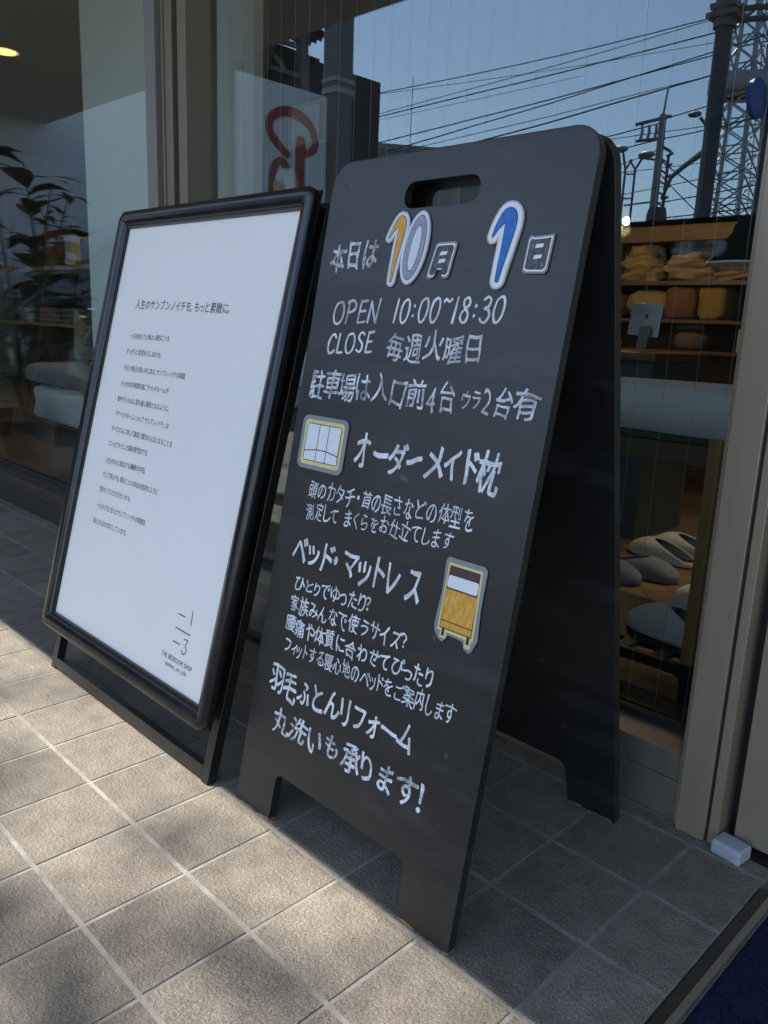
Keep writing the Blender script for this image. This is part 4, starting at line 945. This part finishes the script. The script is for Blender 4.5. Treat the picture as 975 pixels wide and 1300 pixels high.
fillobj('face', [ellipse(0, 0, 0.098, 0.084, 0)], -0.02, 0.0, CKF, 'paper', ck)
fillobj('hands', [ribbon([(0, 0, .006), (-0.03, 0.05, .004)])], 0.001, 0.002, CKF, 'ink', ck); fillobj('hands', [ribbon([(0, 0, .006), (-0.055, 0.055, .003)])], 0.0022, 0.003, CKF, 'ink', ck)
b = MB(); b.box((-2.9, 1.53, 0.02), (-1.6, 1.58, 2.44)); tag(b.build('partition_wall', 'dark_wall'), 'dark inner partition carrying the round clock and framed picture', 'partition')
b = MB(); b.box((-2.8, 1.521, 1.3), (-2.6, 1.5295, 1.45)); b.build('bracket', 'dark_wall', ck)
pf = thing('picture_frame', 'pale picture in a thin orange wooden frame on the dark partition', 'picture', (-2.5, 1.52, 1.6))
PIF = frame_of((-2.52, 1.525, 1.70), (1, 0, 0), (0, 0, 1))
fillobj('frame', [rrect(-0.16, -0.09, 0.12, 0.1, 0.001), rrect(-0.152, -0.082, 0.112, 0.092, 0.001)], 0.0, 0.012, PIF, 'oak', pf)
fillobj('picture', [rrect(-0.15, -0.08, 0.06, 0.09, 0.001)], 0.0, 0.004, PIF, 'paper', pf)

# leafy plants -------------------------------------------------------------
def leaf(mb, base, d, up, L, W, bend=0.3, n=4):
    d = Vector(d).normalized(); up = Vector(up); sd = d.cross(up)
    if sd.length < 1e-4: sd = d.orthogonal()
    sd.normalize(); nn = sd.cross(d); vs = []
    for i in range(n + 1):
        t = i / n; wd = W / 2 * sin(pi * min(1, 0.06 + t * 0.94)) ** 0.8 if 0 < i < n else W * 0.04
        p = Vector(base) + d * L * t - nn * (-1) * 0 - Vector((0, 0, 1)) * bend * L * t * t
        vs += [p + sd * wd + nn * wd * 0.25, p, p - sd * wd + nn * wd * 0.25]
    fs = []
    for i in range(n): a = i * 3; fs += [(a, a + 1, a + 4, a + 3), (a + 1, a + 2, a + 5, a + 4)]
    mb.add(vs, fs)
def rubber_plant(loc, h, label, seed, pot, leafL, leafW, nst, m='leaf', narrow=False, tp='terracotta'):
    r = random.Random(seed); t = thing('potted_plant', label, 'plant', loc)
    x, y, z = loc; b = MB(); pr, ph = pot
    b.lathe([(pr * .72, 0), (pr, ph * .9), (pr * 1.06, ph * .9), (pr * 1.06, ph), (pr * .95, ph), (pr * .93, ph * .9), (0, ph * .9)], (x, y, z), 28); b.build('pot', tp, t, autosmooth=True)
    b = MB(); b.lathe([(0, ph * .93), (pr * .93, ph * .92)], (x, y, z), 20); b.build('soil', 'soil', t)
    st = MB(); lf = MB()
    for k in range(nst):
        a = r.uniform(0, 2 * pi); top = Vector((x + cos(a) * h * r.uniform(.05, .28), y + sin(a) * h * r.uniform(.05, .28), z + h * r.uniform(.7, 1)))
        p0 = Vector((x, y, z + ph * .9)); mid = p0.lerp(top, .5) + Vector((r.uniform(-.05, .05), r.uniform(-.05, .05), .04))
        pts = [p0.lerp(mid, i / 4) for i in range(4)] + [mid.lerp(top, i / 4) for i in range(5)]
        st.tube(pts, [0.011 - 0.0009 * i for i in range(len(pts))], 6)
        for i in range(2, len(pts)):
            for q in range(5 if narrow else 2):
                th = r.uniform(0, 2 * pi); d = Vector((cos(th), sin(th), r.uniform(-.1, .6)))
                leaf(lf, pts[i] + Vector((0, 0, r.uniform(-.05, .05))), d, (0, 0, 1), leafL * r.uniform(.7, 1.15), leafW * r.uniform(.8, 1.1), r.uniform(.1, .5))
    st.build('stem', 'bark', t, smooth=True); lf.build('leaves', m, t, smooth=True); return t
rubber_plant((-4.45, 0.62, 0.02), 0.42, 'small leafy plant in a terracotta pot inside the left window', 3, (0.13, 0.2), 0.07, 0.03, 9, 'leaf_dark')
dwb = thing('driftwood_branch', 'pale curved driftwood branch standing behind the left window', 'branch', (-3.4, 0.8, 0.02))
b = MB(); b.tube([(-3.36, .82, .022), (-3.4, .8, .2), (-3.5, .8, .4), (-3.56, .8, .56), (-3.6, .82, .7), (-3.7, .84, .78)], [.045, .04, .036, .036, .03, .012], 10); b.build('trunk', 'driftwood', dwb, smooth=True)
b = MB(); b.tube([(-3.55, .8, .54), (-3.46, .79, .62), (-3.4, .78, .68)], [.03, .022, .012], 8); b.build('limb', 'driftwood', dwb, smooth=True)

# ================================================================ across the street (seen mirrored in the glass)
rubber_plant((-3.98, -0.6, 0.0), 1.62, 'broad leaved plant in a dark pot outside, mirrored left of the poster stand', 41, (0.17, 0.3), 0.30, 0.17, 3, 'leaf', tp='dark_pot')
rubber_plant((-3.32, -0.14, 0.0), 1.5, 'narrow leaved shrub in a dark pot outside, mirrored at the left edge', 8, (0.13, 0.25), 0.15, 0.032, 6, 'leaf', True, tp='dark_pot')
car = thing('parked_car', 'dark boxy car parked nose-in by the white wall, mirrored behind the potted plants', 'car', (-5.3, -2.4, 0))
CX0, CX1, CY = -5.97, -4.62, -0.75
side = [(0.0, .35), (0.02, .62), (0.1, .86), (.55, .98), (.75, 1.08), (1.2, 1.44), (1.4, 1.53), (2.0, 1.56), (3.0, 1.53), (3.22, 1.46), (3.36, 1.0), (3.4, .6), (3.38, .34), (3.0, .24), (.3, .24)]
b = MB(); n = len(side); xs = [(0.0, .93), (0.06, .985), (0.16, 1.0), (1.19, 1.0), (1.29, .985), (1.35, .93)]; vs = []
for dx, k in xs:
    for (d, z) in side:
        tum = 0.13 * max(0, (z - .95) / .6); e = min(dx, 1.35 - dx); xx = CX0 + dx + (tum if dx < .6 else -tum) * (1 if e < .2 else 0)
        vs.append((xx, CY - (1.7 + (d - 1.7) * k), .85 + (z - .85) * k))
fs = [(r * n + k, r * n + (k + 1) % n, (r + 1) * n + (k + 1) % n, (r + 1) * n + k) for r in range(len(xs) - 1) for k in range(n)] + [tuple(range(n - 1, -1, -1)), tuple((len(xs) - 1) * n + k for k in range(n))]
b.add(vs, fs); b.build('body', 'car_paint', car, autosmooth=True)
for wy in (CY - .7, CY - 2.75):
    for wx in (CX0 + .02, CX1 - .17):
        b = MB(); b.lathe([(0, -.075), (.2, -.075), (.275, -.06), (.28, 0), (.275, .06), (.2, .075), (0, .075)], (wx + .075, wy, .28), 28, Matrix.Rotation(pi / 2, 3, 'Y')); wh = b.build('wheel', 'rubber', car, autosmooth=True)
        b = MB(); b.lathe([(0, -.08), (.17, -.08), (.18, -.07)], (wx + .075, wy, .28), 20, Matrix.Rotation(pi / 2, 3, 'Y')); b.lathe([(0, .08), (.17, .08), (.18, .07)], (wx + .075, wy, .28), 20, Matrix.Rotation(pi / 2, 3, 'Y')); b.build('rim', 'silver', wh, autosmooth=True)
def pane(nm, pts, m):
    b = MB(); c = sum((Vector(p) for p in pts), Vector()) / len(pts); nn = (Vector(pts[1]) - Vector(pts[0])).cross(Vector(pts[2]) - Vector(pts[1])).normalized() * .008
    k = len(pts); b.add([Vector(p) + nn for p in pts] + [Vector(p) - nn for p in pts], [tuple(range(k)), tuple(range(2 * k - 1, k - 1, -1))] + [(i, i + k, (i + 1) % k + k, (i + 1) % k) for i in range(k)]); b.build(nm, m, car)
pane('windscreen', [(CX0 + .2, CY - .8, 1.1), (CX1 - .2, CY - .8, 1.1), (CX1 - .26, CY - 1.22, 1.435), (CX0 + .26, CY - 1.22, 1.435)], 'window_dark')
for (y0, y1) in ((1.05, 1.9), (1.98, 2.85)):
    pane('side_window', [(CX1 - .012, CY - y0 + (.18 if y0 < 1.5 else 0), 1.02), (CX1 - .012, CY - y1, 1.02), (CX1 - .075, CY - y1, 1.40), (CX1 - .075, CY - y0 - (.17 if y0 < 1.5 else 0), 1.40)], 'window_dark')
for x in (CX0 + .14, CX1 - .4): b = MB(); b.blob((x + .13, CY + .0, .72), (.13, .05, .07), 3, 0, 1, 18, 10); b.build('headlight', 'white_plastic', car, smooth=True)
nb = thing('neighbour_building', 'low white walled building beyond the canopy carrying big red letters, mirrored in the glass', 'building', (-7.5, -2.5, 0))
b = MB(); b.box((-6.3, -4.31, -0.12), (-6.0, -0.5, 2.98)); b.build('wall', 'wall_white', nb)
b = MB(); b.box((-9.5, -4.31, 2.9), (-6.3, -0.5, 3.0)); b.build('roof', 'concrete', nb)
NF = frame_of((-6.0, -4.31, 0), (0, 1, 0), (0, 0, 1))
b = MB(); k = 0
for pts in ([(0.335, 2.50, .115), (0.335, 2.3, .115), (0.335, 1.6, .115)], spline([(0.27, 2.40, .07), (0.17, 2.45, .075), (0.15, 2.55, .08), (0.22, 2.67, .085), (0.38, 2.745, .09), (0.56, 2.74, .09), (0.69, 2.66, .085), (0.71, 2.54, .08), (0.62, 2.44, .075), (0.50, 2.36, .07)], 6),
            spline([(0.51, 2.25, .07), (0.58, 2.29, .07), (0.66, 2.22, .075), (0.68, 2.05, .075), (0.68, 1.78, .075)], 6), spline([(0.66, 2.08, .07), (0.56, 2.04, .07), (0.53, 1.92, .07), (0.58, 1.82, .07), (0.67, 1.86, .07)], 6)):
    k += 1; strip(b, pts, 0.0, 0.002, 0.01 + k * .0006, NF, 2e-5)
b.build('lettering', 'sign_red', nb)
sc = thing('steel_column', 'dark steel column standing past the end of the white wall, mirrored in the glass', 'column', (-6.83, -5.18, -0.12))
b = MB(); b.box((-6.95, -5.3, -0.12), (-6.72, -5.06, 6.0)); b.build('shaft', 'steel_grey', sc)
b = MB(); b.box((-6.96, -5.32, 3.3), (-6.71, -5.04, 3.36)); b.box((-6.96, -5.32, 3.42), (-6.71, -5.04, 3.46)); b.build('strap', 'galvanised', sc)
# corrugated shed roofs
sd = thing('corrugated_shed', 'dark corrugated roofs on a steel truss, mirrored above the white wall', 'shed', (-8.8, -5.9, -0.12))
def corr(p00, pu, pv, n, amp):
    b = MB(); p00, pu, pv = Vector(p00), Vector(pu), Vector(pv); nn = pu.cross(pv).normalized(); vs = []
    for i in range(n * 4 + 1):
        h = amp * (1, 0, -1, 0)[i % 4]
        for q in (0, 1):
            for t in (0, 0.012): vs.append(p00 + pu * i / (n * 4) + pv * q + nn * (h + t))
    fs = []
    for i in range(n * 4):
        a = i * 4; fs += [(a, a + 4, a + 6, a + 2), (a + 1, a + 3, a + 7, a + 5), (a, a + 1, a + 5, a + 4), (a + 2, a + 6, a + 7, a + 3)]
    b.add(vs, fs); return b
corr((-8.44, -6.40, 4.52), (-0.22, 0.3, -0.16), (-2.2, 0.9, 1.4), 5, 0.035).build('roof_sheet', 'roof_rust', sd)
corr((-8.5, -6.31, 4.20), (-0.42, 0.5, -0.34), (-2.2, 0.9, 0.9), 7, 0.035).build('roof_sheet', 'roof_rust', sd)
b = MB(); b.box((-8.73, -6.18, -0.12), (-8.61, -6.06, 4.6)); b.build('post', 'steel_grey', sd)
b = MB(); b.bar((-8.65, -6.1, 4.0), (-9.4, -5.3, 4.25), .06); b.bar((-8.65, -6.1, 4.36), (-9.4, -5.3, 4.6), .06); b.bar((-8.8, -5.94, 4.08), (-9.0, -5.73, 4.42), .05); b.bar((-9.0, -5.73, 4.42), (-9.15, -5.57, 4.15), .05); b.build('truss', 'steel_grey', sd)
b = MB(); b.box((-12.5, -8.5, -0.12), (-9.6, -5.0, 4.6)); b.build('back_wall', 'roof_rust', sd)
# rail gantry
gt = thing('rail_gantry', 'tall grey round-posted rail gantry mirrored at the top right', 'gantry', (-9.05, -19.47, -0.12))
b = MB(); b.tube([(-9.05, -19.47, -0.12), (-9.05, -19.47, 8.5)], 0.2, 20); b.build('post', 'steel_pole', gt, autosmooth=True)
b = MB(); b.tube([(-7.86, -20.02, -0.12), (-7.86, -20.02, 8.9)], 0.17, 20); b.build('post', 'steel_pole', gt, autosmooth=True)
b = MB()
for z in (8.5, 8.25): b.bar((-9.1, -19.45, z), (-3.0, -22.2, z), .1)
for k in range(14): p = Vector((-9.1, -19.45, 8.25)).lerp(Vector((-3, -22.2, 8.25)), k / 14); q = Vector((-9.1, -19.45, 8.5)).lerp(Vector((-3, -22.2, 8.5)), (k + .5) / 14); b.bar(p, q, .05)
b.build('beam', 'steel_pole', gt)
b = MB(); b.box((-9.4, -19.8, 8.3), (-8.7, -19.15, 8.42)); b.box((-9.35, -19.75, 8.5), (-8.75, -19.2, 8.62)); b.tube([(-9.05, -19.47, 8.1), (-9.05, -19.47, 8.75)], .27, 16); b.build('head_bracket', 'steel_grey', gt)
dn = thing('parabolic_dish', 'blue round disc mounted on the right gantry post', 'dish', (-8.22, -19.3, 6.0))
DM = Vector((1, 0.05, 0.05)).to_track_quat('Z', 'Y').to_matrix()
b = MB(); b.lathe([(0.0, 0.06), (0.24, 0.05), (0.45, 0.0), (0.45, -0.1), (0.0, -0.2)], (-7.98, -19.42, 6.37), 32, DM); b.build('disc', 'disc_blue', dn, autosmooth=True)
b = MB(); b.tube([(-8.08, -19.42, 6.37), (-7.9, -19.9, 6.37)], .06, 8); b.build('bracket', 'steel_grey', dn)
# lattice tower
tw = thing('lattice_tower', 'grey lattice steel tower mirrored at the top right behind the gantry', 'tower', (-23.45, -53.55, -0.12))
b = MB(); cx, cy = -23.45, -53.6
def hw(z): return 1.75 - z * 0.042
lev = [k * 1.6 for k in range(22)]
cor = lambda z, q: Vector((cx + hw(z) * (1, 1, -1, -1)[q], cy + hw(z) * (1, -1, -1, 1)[q], z - .12))
for q in range(4): b.bar(cor(0, q), cor(lev[-1], q), .2)
b.build('leg', 'galvanised', tw)
b = MB()
for a, c in zip(lev, lev[1:]):
    for q in range(4):
        p = (q + 1) % 4; b.bar(cor(a, q), cor(c, p), .085); b.bar(cor(a, p), cor(c, q), .085); b.bar(cor(c, q), cor(c, p), .08)
        b.bar((cor(a, q) + cor(a, p)) / 2, (cor(c, q) + cor(c, p)) / 2, .05)
b.build('bracing', 'galvanised', tw)
b = MB()
for z in (15.9, 24.5): b.lathe([(1.2, z), (2.0, z), (2.0, z + .12), (2.05, z + .12), (2.05, z + 0.9), (2.0, z + .9), (2.0, z + .15), (1.2, z + .15)], (cx, cy, 0), 24)
b.build('platform', 'galvanised', tw)
# utility pole
up = thing('utility_pole', 'concrete utility pole with crossarms, transformer and sleeve mirrored right of the blackboard', 'utility pole', (-13.42, -25.1, -0.12))
b = MB(); b.tube([(-13.42, -25.1, -0.12), (-13.42, -25.1, 7.85)], [.17, .11], 14); b.tube([(-13.42, -25.1, 7.85), (-13.35, -25.12, 8.6)], .035, 8); b.build('shaft', 'concrete', up)
b = MB(); b.tube([(-13.3, -25.15, -0.12), (-13.3, -25.15, 4.75), (-13.3, -25.15, 4.95)], [.34, .33, .27], 18); b.build('sleeve', 'steel_pole', up, autosmooth=True)
b = MB(); b.bar((-14.2, -24.75, 7.56), (-13.2, -25.25, 7.8), .09); b.bar((-14.15, -24.78, 7.06), (-13.3, -25.15, 7.12), .08); b.bar((-13.1, -25.3, 6.7), (-13.4, -25.1, 6.9), .08); b.build('crossarm', 'steel_grey', up)
b = MB()
for (x, y) in ((-14.0, -24.85), (-13.8, -24.95), (-13.6, -25.05)): b.tube([(x, y, 7.55), (x + .02, y, 7.3), (x - .05, y, 7.12)], [.04, .055, .03], 8); b.tube([(x, y, 7.1), (x, y, 7.25)], .045, 8)
b.build('insulator', 'galvanised', up)
b = MB(); b.bar((-13.13, -25.2, 4.9), (-13.13, -25.2, 6.6), .07)
for k in range(5): z = 5.0 + k * .34; b.bar((-13.13, -25.2, z), (-13.42, -25.1, z + .17), .06); b.bar((-13.0, -25.25, z + .3), (-13.2, -25.2, z + .2), .07)
b.build('bracket_frame', 'steel_grey', up)
b = MB(); b.bar((-14.3, -24.7, 5.05), (-13.4, -25.1, 5.15), .05); b.bar((-14.0, -24.8, 6.55), (-13.4, -25.1, 6.45), .06); b.build('arm', 'steel_grey', up)
b = MB(); b.tube([(-13.15, -25.1, 5.25), (-11.3, -22.0, 5.3), (-10.4, -21.0, 5.38), (-9.1, -19.6, 5.45)], [.05, .06, .07, .09], 8); tag(b.build('tension_rod', 'steel_grey'), 'thick grey rod from the utility pole to the gantry post', 'rod')
# lamps
ld = thing('street_lamp', 'two-headed ladder post street lamp mirrored just right of the blackboard edge', 'street lamp', (-7.23, -12.5, -0.12))
b = MB(); b.tube([(-7.30, -12.47, -.12), (-7.30, -12.47, 3.66), (-7.36, -12.44, 3.95)], .022, 8); b.tube([(-7.15, -12.55, -.12), (-7.15, -12.55, 3.66), (-7.06, -12.6, 3.85)], .022, 8)
for k in range(9): b.bar((-7.30, -12.47, .3 + k * .41), (-7.15, -12.55, .3 + k * .41), .025)
b.bar((-7.30, -12.47, 3.66), (-7.2, -12.5, 3.82), .03); b.bar((-7.15, -12.55, 3.66), (-7.25, -12.5, 3.82), .03); b.build('post', 'steel_grey', ld)
for (x, y, z) in ((-7.42, -12.42, 4.0), (-7.0, -12.63, 3.9)):
    b = MB(); b.blob((x, y, z), (.16, .11, .06), 2, 0, 1, 16, 8); b.build('lamp_head', 'galvanised', ld, smooth=True)
ls = thing('street_lamp', 'single arm street lamp mirrored just left of the gantry post', 'street lamp', (-8.72, -18.5, -0.12))
b = MB(); b.tube([(-8.73, -18.51, -.12), (-8.73, -18.51, 5.5), (-8.78, -18.49, 5.72), (-8.9, -18.44, 5.88)], .04, 8); b.build('post', 'steel_grey', ls)
b = MB(); b.blob((-9.02, -18.38, 5.95), (.17, .1, .07), 2, 0, 1, 16, 8); b.build('lamp_head', 'steel_grey', ls, smooth=True)
# overhead wires: (start, end, sag, radius)
WR = [((-30, -9.0, 4.4), (-9.05, -19.47, 8.05), .25, .016), ((-30, -8.6, 3.4), (-9.05, -19.47, 7.55), .3, .016), ((-29, -10, 2.9), (-9.05, -19.47, 7.1), .3, .02), ((-28, -11, 3.3), (-8.12, -19.9, 7.9), .25, .016),
      ((-32, -14, 7.8), (-9.05, -19.47, 8.4), .5, .014), ((-34, -20, 5.5), (-13.42, -25.1, 7.6), .4, .02), ((-34, -20, 5.0), (-13.42, -25.1, 7.1), .4, .02), ((-13.42, -25.1, 7.7), (-2, -22, 9.2), .3, .018), ((-13.42, -25.1, 7.1), (-2, -22, 8.0), .3, .018),
      ((-13.3, -25.1, 6.4), (-7.5, -21.5, 3.2), .1, .022), ((-13.3, -25.1, 6.0), (-8.5, -21.5, 2.9), .1, .018), ((-13.3, -25.1, 5.1), (-4, -23.5, 5.9), .1, .02), ((-22, -22, 3.6), (-5, -24.5, 4.7), .1, .018), ((-22, -22, 4.3), (-5, -24.5, 6.4), .2, .014), ((-13.3, -25.1, 4.6), (-4, -23, 4.9), .1, .022),
      ((-31, -12, 5.2), (-8.12, -19.9, 8.6), .3, .010), ((-31, -12, 4.2), (-8.12, -19.9, 7.3), .3, .010), ((-30, -18, 6.2), (-8, -30, 8.6), .3, .014), ((-30, -18, 5.4), (-8, -30, 7.4), .4, .012), ((-29, -21, 9.6), (-6, -26, 9.9), .3, .010), ((-16, -24, 9.2), (-34, -16, 6.9), .2, .010), ((-13.4, -25.1, 6.8), (-30, -33, 6.9), .4, .016), ((-20, -20, 5.1), (-20, -20, 8.9), 0, .012)]
for i, (p, q, sg, r) in enumerate(WR):
    p, q = Vector(p), Vector(q); pts = [p.lerp(q, k / 14) - Vector((0, 0, 4 * sg * (k / 14) * (1 - k / 14))) for k in range(15)]
    b = MB(); b.tube(pts, r, 5, False); tag(b.build('overhead_wire', 'cable'), 'thin dark overhead wire crossing the mirrored sky', 'wire', 'overhead wires above the street')
# distant buildings
def block(x, y, wd, dp, h, m, label, rot=0.0, nfl=4, nw=6):
    t = thing('distant_building', label, 'building', (x, y, -0.12)); M = Matrix.Translation((x, y, -0.12)) @ Matrix.Rotation(rot, 4, 'Z')
    b = MB(); b.box((-wd / 2, -dp / 2, 0), (wd / 2, dp / 2, h), M); b.build('wall', m, t)
    b = MB(); b.box((-wd / 2 - .1, -dp / 2 - .1, h), (wd / 2 + .1, dp / 2 + .1, h + .35), M); b.box((-wd * .2, -1.5, h + .35), (-wd * .02, 1.5, h + 1.6), M); b.build('parapet', 'concrete', t)
    b = MB()
    for f in range(nfl):
        for k in range(nw):
            x0 = -wd / 2 + (k + .25) * wd / nw; z0 = (f + .35) * h / nfl; b.box((x0, dp / 2 - .05, z0), (x0 + wd / nw * .5, dp / 2 + .03, z0 + h / nfl * .45), M)
    b.build('window', 'window_dark', t)
block(-40, -43, 14, 10, 11.2, 'building_beige', 'beige four storey building far down the mirrored street', .6)
block(-58, -40, 16, 10, 8.5, 'building_grey', 'grey low building left of the beige one in the mirrored street', .8, 3)
block(-14, -46, 12, 8, 6.5, 'building_grey', 'grey two storey building behind the rail gantry', .2, 2)
block(-26, -62, 22, 8, 7.5, 'building_beige', 'long beige building behind the lattice tower', .3, 3, 9)

# street tree whose crown shades the near paving
tr = thing('street_tree', 'broad leafy street tree outside the frame behind the white wall', 'tree', (-9.4, -5.2, -0.12))
b = MB(); b.tube([(-9.4, -5.2, -.12), (-9.3, -5.3, 2.5), (-8.9, -5.7, 4.5), (-7.9, -6.4, 6.4), (-6.9, -7.0, 8.6)], [.22, .18, .15, .11, .05], 12); b.build('trunk', 'bark', tr, smooth=True)
rt = random.Random(12); b = MB()
for k in range(12):
    a = rt.uniform(0, 2 * pi); p0 = Vector((-8.2, -6.2, 6.0)).lerp(Vector((-7.0, -7.0, 8.4)), rt.random()); p1 = Vector((-6.4, -7.2, 8.9)) + Vector((cos(a) * 1.9, sin(a) * 1.9, rt.uniform(-1.2, 1.4)))
    b.tube([p0, p0.lerp(p1, .5) + Vector((0, 0, .15)), p1], [.06, .04, .012], 6)
b.build('limb', 'bark', tr, smooth=True)
b = MB(); CC = Vector((-6.35, -7.46, 9.0)); cl = []
for k in range(90):
    while True:
        v = Vector((rt.uniform(-1, 1), rt.uniform(-1, 1), rt.uniform(-1, 1)))
        if 0.25 < v.length < 1: break
    cl.append(CC + Vector((v.x * 2.45, v.y * 2.45, v.z * 2.1)))
for c in cl:
    for k in range(150):
        p = c + Vector((rt.gauss(0, .26), rt.gauss(0, .26), rt.gauss(0, .2))); th = rt.uniform(0, 2 * pi); d = Vector((cos(th), sin(th), rt.uniform(-.6, .3))).normalized()
        sdv = d.cross(Vector((rt.uniform(-.4, .4), rt.uniform(-.4, .4), 1))).normalized(); Lf = rt.uniform(.09, .15); Wf = Lf * .3
        b.add([p, p + d * Lf * .5 + sdv * Wf, p + d * Lf, p + d * Lf * .5 - sdv * Wf], [(0, 1, 2, 3)])
b.build('crown', 'leaf', tr)
